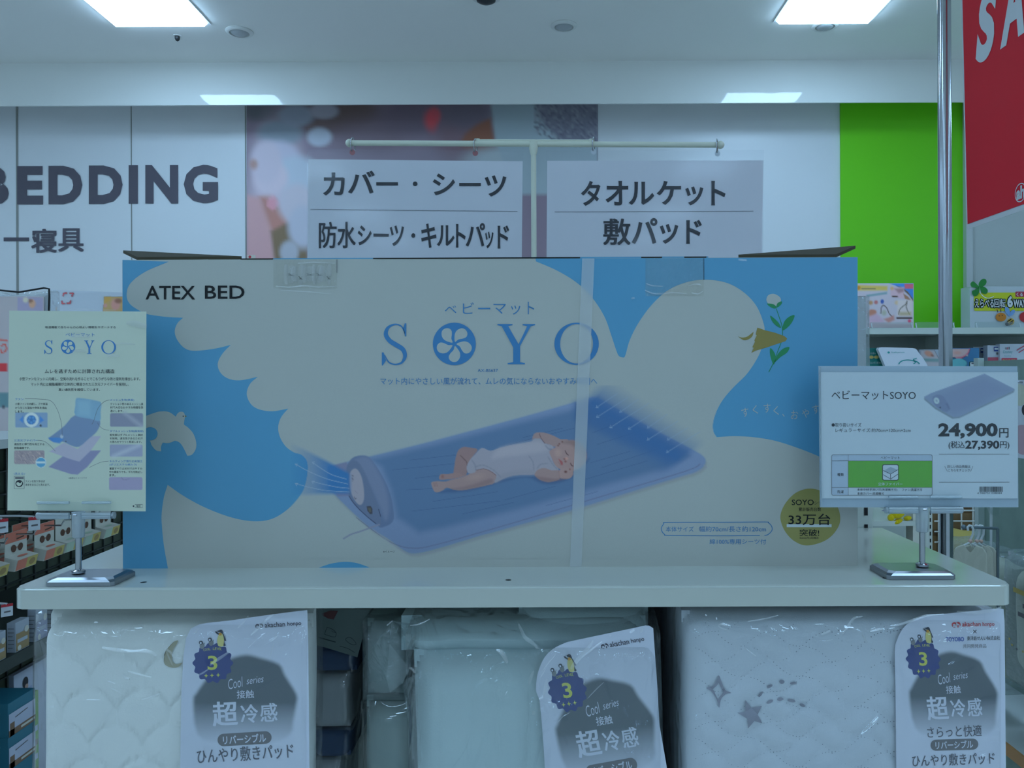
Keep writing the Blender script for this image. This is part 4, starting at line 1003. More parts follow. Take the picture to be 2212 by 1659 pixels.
ban = thing('sale_banner', 'red sale banner with white border hanging at the upper right corner', 'banner', (BX, (yb0+yb1)/2, zb0))
bm = B(BX, BX+.0012, yb1, yb0, zb0, zt0)
for v in bm.verts:
    if v.co.y > 1.5 and v.co.z > 2: v.co.y += .026
obj('cloth', bm, BWH, ban)
bf_ = lambda y, z, l: bpt(y, z, l)
cv = Canvas(bf_)
cv.poly([(yb0-.006, zb0+.011), (yb1+.01, zb0+.011), (yb1+.01, zt0-.02), (yb0+.018, zt0-.02)], RED, 1)
cv.build('red_field', ban)
cv = Canvas(lambda u, v, l: bpt(u, 2*H-v, l))
def bt(px, py):
    u, v = un(px, py); d = BX*F/u; return d, H-v*d/F
ys_, zs_ = bt(2113, 146); z0 = zs_+.004; hgt = .148; k = -1
for i, ch in enumerate('SALE'):
    y0 = 1.747-.092*i
    vs, fs = glyphs(ch, .05, .22, 6); a0 = min(v[0] for v in vs); a1 = max(v[0] for v in vs); b0 = min(v[1] for v in vs); b1 = max(v[1] for v in vs)
    w = .082 if ch != 'E' else .07
    bv = [cv.bm.verts.new(bpt(y0-(a-a0)/(a1-a0)*w, z0+(b-b0)/(b1-b0)*hgt, 2)) for a, b in vs]
    for f in fs: cv.bm.faces.new([bv[q] for q in f]).material_index = cv.mi(BWH)
cv.build('lettering', ban)
cv = Canvas(lambda u, v, l: bpt(u, v, l)); yl, zl = bt(2206, 416)
E = lambda cy, cz, r: [(cy+r*math.cos(2*math.pi*k/32), cz+r*math.sin(2*math.pi*k/32)) for k in range(32)]
cv.ring(E(yl, zl, .0185), E(yl, zl, .0165), BWH, 2)
vs, fs = glyphs('ah', .045, 0, 4); a0 = min(v[0] for v in vs); a1 = max(v[0] for v in vs); b0 = min(v[1] for v in vs); b1 = max(v[1] for v in vs)
bv = [cv.bm.verts.new(bpt(yl+.0135-(a-a0)/(a1-a0)*.027, zl-.0125+(b-b0)/(b1-b0)*.026, 2)) for a, b in vs]
for f in fs: cv.bm.faces.new([bv[q] for q in f]).material_index = cv.mi(BWH)
cv.build('logo', ban)
bm = bmesh.new()
for y in (1.70, 1.45, 1.2):
    pts = [(BX-.008+.012*math.cos(a*math.pi/8), y, 2.445+.014*math.sin(a*math.pi/8)) for a in range(17)]
    tube(bm, pts, .0012, 6, caps=False)
obj('hanging_rings', bm, STEEL, ban)

# ------------------------------------------------------------------ bedding packs under the shelf
BAG = clear('bag_film', (254, 254, 254), 1.5, .03, facing=.30, milky=.02, milk=(225, 230, 232), bump=(11, .9, .02, (1, 1, 1.0), (0, .5, .2)))
BAG2 = clear('bag_film_baggy', (252, 253, 253), 1.5, .04, facing=.35, milky=.06, milk=(215, 222, 224), bump=(14, 1.0, .03, (1.6, 1, .8), (0, -.5, .2)))
FOLD = clear('bag_film_folded', (244, 247, 248), 1.3, .08, facing=.4, milky=.22, milk=(190, 204, 206), bump=(30, .5, .01, (1, 1, 2), (0, .4, 0)))
NAVY = M('badge_navy', (34, 56, 128), .5); LEMON = M('badge_yellow', (214, 214, 92), .5)
LABELW = M('label_card', (220, 223, 236), .5, .35); GREYTXT = M('label_grey_ink', (92, 92, 104), .5); REDINK = M('logo_red', (208, 62, 66), .5)
PILL = M('pill_taupe', (112, 108, 112), .5); PENG = M('penguin_slate', (44, 52, 70), .5); CHICK = M('chick_grey', (128, 130, 132), .5); ORANGE = M('penguin_orange', (224, 156, 40), .5)
BELLY = M('penguin_belly', (226, 214, 130), .5); TOYO = M('logo_blue', (52, 88, 176), .5); TAN = M('label_tan_ink', (140, 136, 142), .5)

def affine(src, dst):
    A = np.array([[x, y, 1] for x, y in src], float); M_ = np.linalg.solve(A, np.array(dst, float))
    return lambda x, y: (x*M_[0][0]+y*M_[1][0]+M_[2][0], x*M_[0][1]+y*M_[1][1]+M_[2][1])

def label(parent, fn, outline, xf, variant):
    bm = bmesh.new(); vs = [bm.verts.new(fn(x, y, 0)) for x, y in outline]; bm.faces.new(vs)
    obj('label', bm, LABELW, parent, recalc=False)
    # soft grey heptagon
    R = Ras(405, 1395, 652, 1612, 3, (184, 203, 234)); R.fill((220, 223, 236)); k = crop(340, 1290, 4.4957)
    hept = spline(k([(350,1010),(380,930),(470,800),(560,690),(700,600),(860,560),(1000,590),(1180,650),(1240,760),(1350,940),(1350,1040),(1320,1200),(1290,1330),(1100,1420),(600,1420),(390,1330)]), 3, True)
    base = R.rgb.copy(); R.poly(hept, (70, 86, 108), 12, 1)
    k_ = (np.clip((1612-R.Y)/95, 0, 1)**1.0)[..., None]; R.rgb = R.rgb*k_+base*(1-k_)
    R.build('grey_shape', fn, 2, parent, xf=xf)
    cv = Canvas(fn, xf); X = lambda pts: k(pts)
    # badge
    cx, cy, r = 460, 1432, 41.5
    cv.poly([(cx+(r+2.6*math.cos(14*2*math.pi*q/112))*math.cos(2*math.pi*q/112), cy+(r+2.6*math.cos(14*2*math.pi*q/112))*math.sin(2*math.pi*q/112)) for q in range(112)], NAVY, 4)
    for q, ch in enumerate('COOL LEVEL'):
        if ch == ' ': continue
        a = (q-4.5)*.135; px, py = cx+27*math.sin(a)*1.2, cy-31+ (1-math.cos(a))*9 - (q-4.5)*.25
        cv.text(ch, px-1.9, py-2.6, px+1.9, py+2.6, LEMON, 6, rot=math.degrees(a)*.6)
    cv.text('3', 449, 1416, 470, 1447, LEMON, 6, bold=.02)
    for px, py in ((445.7, 1459.3), (458.3, 1458.6), (471.7, 1457.8)):
        cv.poly([(px, py-5), (px+1.3, py-1.3), (px+4.6, py), (px+1.3, py+1.3), (px, py+5), (px-1.3, py+1.3), (px-4.6, py), (px-1.3, py-1.3)], LEMON, 6)
    # penguins standing on the badge
    cv.poly(spline(X([(600,350),(622,345),(642,372),(650,420),(642,470),(612,478),(590,466),(583,420),(590,380)]), 3, True), BELLY, 6)
    cv.poly(X([(598,346),(622,340),(630,366),(612,372),(596,368)]), ORANGE, 7)
    cv.poly(spline(X([(594,332),(606,318),(622,314),(636,326),(646,360),(662,395),(670,425),(656,418),(654,442),(666,466),(644,472),(650,420),(640,368),(618,342)]), 3, True), PENG, 8)
    cv.poly(X([(578,325),(605,320),(606,340),(592,334)]), PENG, 8).poly(X([(560,330),(578,331),(602,355),(595,364),(572,348)]), PENG, 8)
    for hx, hy in ((425, 440), (512, 410)):
        c = k([(hx, hy)])[0]; cv.ell(c[0]+2.4, c[1]+7.2, 5.2, 6.4, CHICK, 6).ell(c[0], c[1], 4.4, 4.2, PENG, 7).ell(c[0]-.4, c[1]+.6, 2.1, 2.3, LABELW, 8)
        cv.poly([(c[0]+5, c[1]+4), (c[0]+9, c[1]-1), (c[0]+8, c[1]+3)], CHICK, 7)
    # wording
    lt = LABELW; rt = -6 if variant == 1 else -4
    cv.text('Cool', 492.5, 1464, 526, 1486, lt, 5, shear=.35, rot=-12, bold=-.006).text('series', 532, 1461.5, 570, 1475.5, lt, 5, shear=.35, rot=-8, bold=-.006)
    cv.text('接触', 512, 1490.5, 549, 1508, lt, 5, bold=.008, rot=-2)
    cv.text('超', 460, 1515.5, 512.5, 1567, lt, 5, bold=.028, rot=-3)
    cv.text('冷', 520.5, 1521.5, 557, 1561, lt, 5, bold=.022, rot=-3).text('感', 563, 1519, 599, 1558, lt, 5, bold=.022, rot=-3)
    if variant != 3:
        cv.poly([(x*math.cos(-.06)-y*math.sin(-.06)+528.5, x*math.sin(-.06)+y*math.cos(-.06)+1595.5) for x, y in cv.rr(-58.5, -13.5, 58.5, 13.5, 13.4)], PILL, 4)
        cv.text('リバーシブル', 482, 1586, 575, 1605, lt, 6, rot=-3.4, bold=.02)
        T = (lambda s, x0, y0, x1, y1, c, **q: cv.text(s, x0, y0, x1, y1, c, 5, rot=-4, **q))
        cv.text('ひんやり敷きパッド', 426, 1612, 634, 1643, GREYTXT, 5, rot=-3.6, bold=.014)
        c = M('logo_grey', (84, 80, 92), .5)
        cv.ell(556.5, 1352.5, 4.8, 4.8, c, 5).ell(564, 1351.5, 4.8, 4.8, c, 5).text('ah', 553.5, 1348.5, 567, 1356, lt, 6, bold=.03, rot=-4)
        cv.text('akachan', 572, 1343.6, 616, 1354.4, c, 5, bold=.012, rot=-3.5).text('honpo', 621, 1342, 651, 1353.5, c, 5, bold=.012, rot=-3.5)
    cv.build('print', parent)
    if variant == 3:
        cv = Canvas(fn)
        cv.ell(2061, 1349.5, 5.6, 5.8, REDINK, 5).ell(2069, 1349, 5.6, 6, REDINK, 5).text('ah', 2057.5, 1345, 2072.5, 1354, lt, 6, bold=.03)
        cv.text('akachan', 2078, 1342.8, 2118, 1353, REDINK, 5, bold=.012, rot=-1).text('honpo', 2122, 1343, 2147.5, 1355, REDINK, 5, bold=.012, rot=-1)
        cv.line([(2102, 1360.5), (2109, 1367.5)], 1.3, DARK, 5).line([(2109, 1360.5), (2102, 1367.5)], 1.3, DARK, 5)
        cv.text('TOYOBO', 2042.5, 1375.8, 2082, 1385.4, TOYO, 5, bold=.03, rot=-1).text('東洋紡せんい株式会社', 2088.5, 1373.5, 2159.5, 1382.8, DARK, 5, bold=.012, rot=-1)
        cv.text('共同開発商品', 2079.5, 1390.8, 2130, 1399.4, TAN, 5, bold=.01, rot=-1)
        cv.text('さらっと快適', 2002.5, 1567, 2120, 1592, GREYTXT, 5, bold=.01, rot=-2)
        cv.poly([(x*math.cos(-.03)-y*math.sin(-.03)+2061.3, x*math.sin(-.03)+y*math.cos(-.03)+1608.3) for x, y in cv.rr(-51.5, -12, 51.5, 12, 11.9)], PILL, 4)
        cv.text('リバーシブル', 2020, 1599.5, 2101.5, 1616.5, lt, 6, rot=-1.8, bold=.02)
        cv.text('ひんやり敷きパッド', 1970, 1627.5, 2148, 1653, GREYTXT, 5, rot=-2, bold=.012)
        cv.build('print_second', parent)

ZL = .7205
# -- left pack: cream quilt with moon
SHELLC = M('quilt_cream', (238, 239, 234), .85, .2, sheen=.2, bump=(600, .25, .0008))
d1 = .753; x0, x1 = P(80, 1500, d1).x, P(664, 1500, d1).x; z1 = P(360, 1340, d1).z
px = d1/F
def scale_disp(x, z):
    u, v = (x-x0)/px, (z1-z)/px; best = 0
    for k in (3, 2, 1, 0, -1):
        pass
    row0 = math.floor(v/74.0)
    for row in (row0+1, row0, row0-1):
        cx = (round((u-58*(row % 2))/116.0))*116.0+58*(row % 2); cy = row*74.0+60
        q = math.hypot((u-cx)/60.0, (v-cy)/62.0)
        if q < 1: return .0030*(1-math.exp(-(1-q)/.12))*(1-.25*q)
    return 0.0
p1 = thing('bedding_pack', 'bagged cream quilted pad with a gold moon, left end below the shelf', 'bedding pack', ((x0+x1)/2, d1, ZL), 'bagged quilt pads below the shelf')
obj('quilt', padmesh(bmesh.new(), x0, x1, ZL+.003, z1, d1, .034, .022, 170, 140, scale_disp, .0010, 2.0, skew=.012, backtop=.010, topdrop=0), SHELLC, p1, smooth=True)
mf = lambda x, y, l: (lambda p: Vector((p.x, p.y-scale_disp(p.x, p.z)-.0009-l*.0001, p.z)))(P(x, y, d1))
cv = Canvas(mf); km = crop(340, 1290, 4.4957)
cv.poly(spline(km([(215,410),(170,425),(125,470),(90,520),(75,580),(85,635),(130,665),(190,672),(235,655),(248,625),(200,640),(160,610),(150,560),(165,500),(200,450)]), 4, True), M('moon_gold', (172, 164, 136), .6), 1)
cv.build('moon_print', p1)
label(p1, front(.7475, .00008), [(389, 1668), (390.5, 1560), (392, 1490), (396, 1420), (402, 1378), (412, 1358), (430, 1349), (447, 1345.6), (500, 1340), (560, 1331), (620, 1323), (664, 1317.5), (666, 1400), (668.5, 1668)], None, 1)
obj('bag', padmesh(bmesh.new(), x0-.004, P(671, 1500, .742).x, ZL+.001, z1+.004, .7425, .046, .016, 60, 50, None, .0016, 5.0, skew=.012, backtop=.008), BAG, p1, smooth=True)

# -- middle pack: pale mint quilt in a loose bag, tilted label
MINT = M('quilt_mint', (194, 213, 214), .85, .2, sheen=.2, bump=(500, .3, .0010))
d2 = .768; x0b, x1b = P(884, 1500, d2).x, P(1424, 1500, d2).x; z1b = P(1100, 1424, d2).z
def mint_disp(x, z):
    u = (x-x0b)/(d2/F); v = (z1b-z)/(d2/F)
    return .0035*math.sin(math.pi*min(1, max(0, v/120+.2)))+.0022*(abs(math.sin(math.pi*(u+v*.06)/66.0))**.4-1)
p2 = thing('bedding_pack', 'loosely bagged pale mint quilted pad with the tilted label, middle below the shelf', 'bedding pack', ((x0b+x1b)/2, d2, ZL), 'bagged quilt pads below the shelf')
obj('quilt', padmesh(bmesh.new(), x0b, x1b, ZL+.003, z1b, d2, .20, .03, 90, 70, mint_disp, .004, 9.0, skew=-.03), MINT, p2, smooth=True)
d2b = .80; zt = P(1100, 1338, d2b).z
obj('quilt_fold', padmesh(bmesh.new(), P(862, 1400, d2b).x, P(1398, 1400, d2b).x, z1b-.006, zt, d2b-.016, .18, .030, 60, 24, lambda x, z: .006*noise.noise((x*22, z*30, 3)), .006, 4.0, zr=.028), MINT, p2, smooth=True)
obj('quilt_fold', padmesh(bmesh.new(), P(1120, 1400, d2b).x, P(1408, 1400, d2b).x, zt-.03, P(1300, 1322, d2b).z, d2b+.005, .15, .022, 40, 14, None, .004, 8.0, zr=.016), MINT, p2, smooth=True)
label(p2, front(.7575, .00008), spline([(1157.9, 1490), (1159, 1470), (1163, 1450), (1175.6, 1421), (1195.7, 1401), (1224.6, 1387)], 4)+[(1300, 1371), (1395, 1351), (1402, 1351.5), (1411, 1357), (1414, 1400), (1420.3, 1490), (1430.5, 1668), (1178, 1668), (1171, 1570), (1165.6, 1512.4), (1158.5, 1495)],
      affine([(460, 1432), (651, 1347), (486, 1541)], [(1225.7, 1491.3), (1391.4, 1380.7), (1270.6, 1605)]), 2)
obj('bag', padmesh(bmesh.new(), P(868, 1500, .752).x, P(1434, 1500, .752).x, ZL+.001, P(1100, 1385, .752).z, .752, .23, .020, 70, 50, None, .0040, 15.0, skew=-.02, backtop=.03), BAG2, p2, smooth=True)
k5 = crop(650, 1290, 4.4957); bm = bmesh.new()
for pts, dd in (([(880,230),(990,300),(1000,470),(1055,690),(830,790),(860,450)], (.79, .80, .785, .77, .775, .78)), ([(700,480),(870,265),(860,450),(830,800),(670,832),(640,640)], (.80, .79, .78, .775, .80, .81)),
                ([(830,790),(1055,690),(990,830),(865,930)], (.775, .765, .77, .78)), ([(990,820),(1130,740),(1140,1100),(1160,1300),(1170,1590),(1110,1720),(1060,1400),(1010,1000)], (.772, .756, .757, .757, .757, .765, .775, .776)),
                ([(885,225),(930,240),(1000,270),(1120,262),(1250,215),(1130,285),(1000,300)], (.79, .79, .80, .80, .80, .81, .80))):
    f = bm.faces.new([bm.verts.new(P(*k5([q])[0], z)) for q, z in zip(pts, dd)])
bmesh.ops.triangulate(bm, faces=bm.faces[:]); obj('bag_fold', bm, FOLD, p2)

# -- right pack: white quilt with star prints
LILACW = M('quilt_white', (208, 215, 223), .8, .25, sheen=.15, bump=(700, .3, .0008))
d3 = .753; x0c, x1c = P(1481, 1500, d3).x, P(2173, 1500, d3).x; z1c = P(1800, 1330, d3).z; px3 = d3/F
def ogee(u, v): 
    w = 9*math.sin(2*math.pi*u/125)
    return ((v-.52*u+w)/65.0, (v+.52*u+w)/65.0)
def ogee_disp(x, z):
    a, b = ogee((x-x0c)/px3, (z1c-z)/px3)
    return .0032*(abs(math.sin(math.pi*a))*abs(math.sin(math.pi*b)))**.35
p3 = thing('bedding_pack', 'bagged white quilted pad with grey star prints, right end below the shelf', 'bedding pack', ((x0c+x1c)/2, d3, ZL), 'bagged quilt pads below the shelf')
obj('quilt', padmesh(bmesh.new(), x0c, x1c, ZL+.003, z1c, d3, .225, .020, 190, 120, ogee_disp, .0012, 12.0, backtop=.006), LILACW, p3, smooth=True)
sf = lambda x, y, l: (lambda p: Vector((p.x, p.y-ogee_disp(p.x, p.z)-.0010-l*.0001, p.z)))(P(x, y, d3))
cv = Canvas(sf); SG = M('stitch_grey', (92, 104, 122), .9, .1)  # small grey dots for the stitches
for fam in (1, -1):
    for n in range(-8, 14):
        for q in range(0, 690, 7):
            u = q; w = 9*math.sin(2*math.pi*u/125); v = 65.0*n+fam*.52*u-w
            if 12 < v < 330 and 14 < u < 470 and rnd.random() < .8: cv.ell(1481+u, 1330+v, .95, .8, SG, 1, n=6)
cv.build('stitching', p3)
kk = crop(1450, 1290, 4.4957); cv = Canvas(sf); SP = M('star_print_grey', (150, 150, 164), .8, .2)
cv.ring(spline(kk([(452,742),(480,810),(515,890),(575,915),(520,930),(475,985),(455,1058),(435,985),(385,905),(333,870),(390,855),(425,805)]), 3, True), spline(kk([(450,815),(468,850),(496,905),(500,912),(495,918),(462,962),(447,975),(437,960),(405,895),(398,888),(402,880),(440,835)]), 3, True), SP, 2)
cv.poly(kk([(710,985),(775,1065),(868,1040),(830,1125),(878,1215),(795,1185),(735,1260),(730,1165),(640,1115),(712,1098)]), SP, 2)
for x, y, w, h, r in ((862, 930, 34, 13, -50), (948, 855, 30, 14, -40), (1062, 806, 26, 20, 0), (1175, 824, 34, 15, 0), (945, 998, 36, 14, -22), (1050, 980, 32, 16, -5), (1155, 990, 40, 16, 10), (1265, 1040, 32, 16, 30)):
    c = kk([(x, y)])[0]; cv.ell(c[0], c[1], w/4.4957, h/4.4957, SP, 2, rot=r, n=12)
cv.build('star_print', p3)
label(p3, front(.7475, .00008), spline([(1934.5, 1490), (1933, 1405), (1937, 1384), (1948, 1361), (1960, 1348), (1974.5, 1339), (1988, 1333), (2003, 1329)], 4)+[(2050, 1325), (2110, 1319), (2160, 1314), (2168, 1316), (2170, 1340), (2173, 1668), (1936, 1668)],
      affine([(460, 1432), (486, 1541), (599, 1538)], [(1994, 1423.5), (2024, 1529), (2120, 1527)]), 3)
obj('bag', padmesh(bmesh.new(), x0c-.003, P(2178, 1500, .742).x, ZL+.001, z1c+.003, .7425, .235, .014, 70, 50, None, .0018, 25.0, backtop=.004), BAG, p3, smooth=True)

# -- further stock between and behind the packs
DARKNAVY = M('navy_fabric', (64, 84, 116), .8, .2); PALEP = M('pale_pad', (176, 182, 184), .8, .2, bump=(60, .4, .004)); GREYPAD = M('grey_pad', (126, 138, 140), .85, .2, var=((96, 108, 110), 90))
def folded(name, lb, xa, xb, ya, yb, d, mat, dep=.10, wrap=True, cat='folded pack', group=None, r=.012):
    a, b = P(xa, ya, d), P(xb, yb, d); t = thing(name, lb, cat, ((a.x+b.x)/2, d, b.z), group)
    obj('pad', padmesh(bmesh.new(), a.x, b.x, b.z, a.z, d, dep, r, 24, 18, None, .0022, xa*.1), mat, t, smooth=True)
    if wrap: obj('case', padmesh(bmesh.new(), a.x-.002, b.x+.004, b.z-.001, a.z+.0012, d-.003, dep+.004, .006, 10, 8, None, .0008, xa*.2), FOLD if wrap == 2 else BAG, t, smooth=True)
    return t
g = 'cased pads stacked in the gap between the left and middle packs'
folded('folded_pad', 'dark navy cased pad at the top of the stack in the left gap', 672, 766, 1398, 1455, .885, DARKNAVY, group=g)
folded('folded_pad', 'pale grey cased pad second in the stack in the left gap', 672, 752, 1458, 1578, .885, PALEP, group=g)
folded('folded_pad', 'dark navy cased pad third in the stack in the left gap', 672, 752, 1582, 1642, .885, DARKNAVY, group=g)
folded('folded_pad', 'pale cased pad at the bottom edge of the left gap', 672, 730, 1645, 1760, .885, PALEP, group=g)
t = thing('care_leaflet', 'dim printed bag flap with care symbols hanging in the left gap', 'leaflet', P(740, 1400, .87))
lf = front(.868, .0002); obj('sheet', solid(lf, [(676, 1316), (800, 1316), (772, 1420), (700, 1398), (676, 1392)], .0005), M('leaflet_film', (104, 118, 116), .5), t)
kl = crop(660, 1300, 9.217); cv = Canvas(lf); SYM = M('symbol_ink', (44, 60, 58), .6)
cv.line(spline(kl([(440,510),(530,540),(600,600),(612,640),(575,700),(400,650),(385,630),(425,520)]), 3, True), 1, SYM, 2, closed=True).line(kl([(530,545),(528,590),(600,610)]), .9, SYM, 2)
cv.line(spline(kl([(800,735),(880,705),(960,760),(1010,840),(930,850),(830,790)]), 3, True), 1, SYM, 2, closed=True).line(kl([(260,705),(600,800)]), 2.2, SYM, 2).line(spline(kl([(680,880),(850,930),(980,1010)]), 4), 1, SYM, 2)
cv.poly(kl([(330,230),(500,170),(650,180),(560,350),(450,330),(340,270)]), M('dull_red_ink', (92, 50, 52), .6), 2); cv.build('symbols', t)
folded('pillow_bag', 'pale soft bag slumped beside the middle pack, just under the shelf', 786, 866, 1346, 1512, .835, M('pale_mint_bag', (146, 164, 160), .8, .2), .12, 2, 'bag', r=.02)
folded('pillow_bag', 'pale soft bag lying lower beside the middle pack, with tiny glints', 782, 902, 1520, 1760, .83, M('pale_mint_bag'), .12, 1, 'bag', r=.024)

# glints added to the clear bags as folds turned to mirror the lamps
ka, kb1, kc, kd, ke = crop(340, 1290, 4.4957), crop(0, 1280, 4.3775), crop(1080, 1290, 4.4957), crop(1450, 1290, 4.4957), crop(1850, 1290, 4.497)
S = lambda k, *rows: [(k(r[:-1]), r[-1]) for r in rows]
glint_folds(p1, S(ka, ((885,178),(840,240),(780,300),3.5), ((1130,163),(1060,215),(980,300),(905,370),4), ((415,293),(380,330),(350,360),2.6), ((700,530),(610,590),(510,660),4), ((500,695),(440,735),(380,765),2.6), ((1165,378),(1130,405),(1100,432),3), ((960,420),(880,490),1.3), ((1090,600),(1130,450),1.2))
    +S(kb1, ((965,520),(1050,535),(1200,553),(1350,548),(1440,570),(1475,600),5), ((1560,525),(1575,535),(1600,565),3), ((1570,540),(1595,610),(1632,690),1.8), ((1600,545),(1645,605),(1712,625),3), ((1205,740),(1300,770),(1430,800),2.2), ((1165,765),(1180,800),(1225,815),(1205,845),3), ((1015,835),(1050,845),(1090,860),2), ((1050,905),(1110,930),(1190,975),1.6), ((465,1083),(510,1076),4), ((430,470),(490,510),(530,545),2.2), ((890,280),(926,282),2.4), ((1340,1010),(1430,985),(1530,945),2), ((640,630),(670,680),2), ((820,1012),(945,1015),1.6), ((360,285),(385,292),2)), .7395, GLINTFOLD)
glint_folds(p2, S(kc, ((905,420),(850,500),(720,650),(690,700),5), ((990,430),(900,500),(800,580),3), ((180,258),(240,385),(310,440),(370,500),5), ((-5,515),(30,550),(72,635),6), ((328,715),(300,780),(280,848),4), ((458,790),(440,880),(424,970),4), ((440,700),(420,740),(395,775),1.6), ((540,560),(470,640),(410,720),1.6), ((1262,345),(1305,315),3.5), ((1385,288),(1375,320),(1365,348),4), ((310,1125),(345,1122),5), ((1010,825),(930,900),(850,985),1.3), ((375,990),(420,970),2.4), ((1060,365),(1080,378),3), ((560,1220),(610,1160),(680,1120),1.2), ((45,950),(75,910),2))
    +S(crop(650, 1290, 4.4957), ((1045,690),(1075,695),(1110,735),3), ((1110,650),(1125,690),2), ((1060,275),(1150,262),(1250,213),2), ((835,275),(890,228),2), ((1900,508),(1945,540),(2005,640),5)), .7485, GLINTFOLD)
glint_folds(p3, S(kd, ((575,275),(500,262),(455,275),3), ((455,280),(490,300),(545,322),2.4), ((745,237),(900,212),(1040,176),2.2), ((1812,190),(1770,210),(1720,280),(1660,357),3.6), ((1458,362),(1545,327),3), ((1850,358),(1875,400),(1905,442),2.2), ((1940,500),(1972,536),3), ((705,488),(760,525),(825,572),2), ((1930,332),(1990,318),(2060,305),3), ((1140,470),(1160,542),1.6), ((330,172),(346,176),3), ((432,205),(446,208),3.5), ((1440,420),(1500,425),(1570,410),1.2))
    +S(ke, ((135,332),(180,322),(222,312),2.4), ((330,275),(430,262),(560,220),(680,180),(850,163),3.4), ((975,140),(1150,152),(1300,132),(1405,94),4.2), ((55,358),(78,395),(102,432),2), ((150,508),(172,535),2.6), ((0,196),(60,188),1.8)), .7395, GLINTFOLD)

# ------------------------------------------------------------------ left aisle rack
LX = -1.05
OLIVE = M('rack_panel_olive', (96, 104, 88), .8, .2, var=((70, 80, 70), 6)); DKSH = M('dark_shelf', (52, 60, 56), .6); RACKW = M('rack_white', (196, 202, 200), .4)
rk = thing('display_rack', 'dark olive side rack of the left aisle with shelves and hooks', 'rack', (-1.3, 2.2, 0))
obj('back_panel', B(-1.42, -1.40, 1.0, 3.2, 0, H-.10), OLIVE, rk)
bm = bmesh.new()
for k in range(18): abox(bm, -1.398, -1.392, 1.0, 3.2, .2+k*.06, .204+k*.06)
for k in range(36): abox(bm, -1.398, -1.394, 1.0+k*.06, 1.004+k*.06, .2, H-.13)
obj('wire_grid', bm, DKSH, rk)
obj('top_shelf', B(-1.42, LX-.005, 1.0, 3.2, H-.135, H-.117), RACKW, rk)
obj('ledge', B(-1.40, LX, 1.0, 2.6, H-.575, H-.5505), DKSH, rk)
obj('bottom_shelf', B(-1.42, LX+.02, 1.0, 3.2, H-.925, H-.90), DKSH, rk)
obj('plinth', B(-1.42, -1.08, 1.0, 3.2, 0, .10), DKSH, rk)
CORAL = M('coral_print', (222, 128, 104), .55); CRM = M('pack_cream', (216, 214, 202), .55); BROWN = M('bow_brown', (96, 62, 44), .6); YEL = M('pack_yellow', (206, 184, 104), .55); GRNP = M('pack_pale_green', (186, 206, 184), .55); SILV = M('hook_steel', (176, 180, 184), .25, metal=1)
def hookpack(y, lb, head, back=0.0, rest=True):
    zb = H-.385; xf = LX-back; w = .070
    t = thing('hanging_pack', lb, 'hanging pack', (xf-.02, y+w/2, zb), 'small bow-printed packs on hooks of the left rack')
    xc = xf-.025; zt = zb+.021; top = zb+.074
    obj('tray', hexa(bmesh.new(), ((xc, y, zb), (xf-.006, y, zb-.002), (xf-.006, y+w, zb-.002), (xc, y+w, zb), (xc, y, zt+.006), (xf, y, zt), (xf, y+w, zt), (xc, y+w, zt+.006))), CRM, t)
    obj('card', B(xc-.001, xc+.0006, y, y+w, zb, top), CRM, t)
    f = lambda u, v, l: Vector((xc+.0008+l*.0003, y+u, zb+v))
    cv = Canvas(f)
    if head: cv.rect(0, .053, w, .074, CORAL, 1).line([(.035, .058), (.060, .060)], .003, BROWN, 2)
    for s in (-1, 1): cv.ell(.037+s*.011, .040, .0085, .0075, BROWN, 2, rot=25*s)
    cv.rect(.031, .0385, .043, .0425, M('bow_tan', (176, 150, 130), .6), 1)
    cv.build('bow_print', t)
    g = lambda u, v, l: Vector((xf-.006+.006*(v/.021)+.0004+l*.0003, y+u, zb-.002+v*1.09))
    cv = Canvas(g); cv.rect(.002, .001, .034, .0205, CORAL if head else GRNP, 1).rect(.034, .001, .069, .0205, YEL, 1).ell(.052, .0105, .010, .0065, M('pack_tan', (166, 138, 86), .6), 2)
    cv.build('tray_print', t)
    f3 = lambda u, v, l: Vector((xc+.004+u, y+v, zt+.0062-(u+.004)/.025*.0055+l*.0003))
    cv = Canvas(f3); cv.ell(.009, .036, .004, .016, CORAL if head else GRNP, 1); cv.build('tray_top_print', t)
    if rest:
        h_ = thing('display_hook', 'thin steel hook carrying the ' + lb.split(',')[0], 'hook', (-1.39, y+w/2, top-.008), 'steel hooks of the left rack')
        obj('prong', tube(bmesh.new(), [(-1.398, y+w/2, top-.008), (xf+.012, y+w/2, top-.006), (xf+.018, y+w/2, top+.004)], .0018, 8), SILV, h_, smooth=True)
    return t
ords = ('first', 'second', 'third', 'fourth', 'fifth', 'sixth')
for k, (y, hd) in enumerate(((1.552, 1), (1.645, 1), (1.742, 1), (1.818, 0), (1.893, 0), (1.983, 0))):
    hookpack(y, '%s bow-printed hanging pack from the left edge, %s header' % (ords[k], 'coral' if hd else 'cream'), hd)
    if k < 3: hookpack(y+.004, 'pack hanging right behind the %s bow-printed pack on its hook' % ords[k], hd, .05, False)
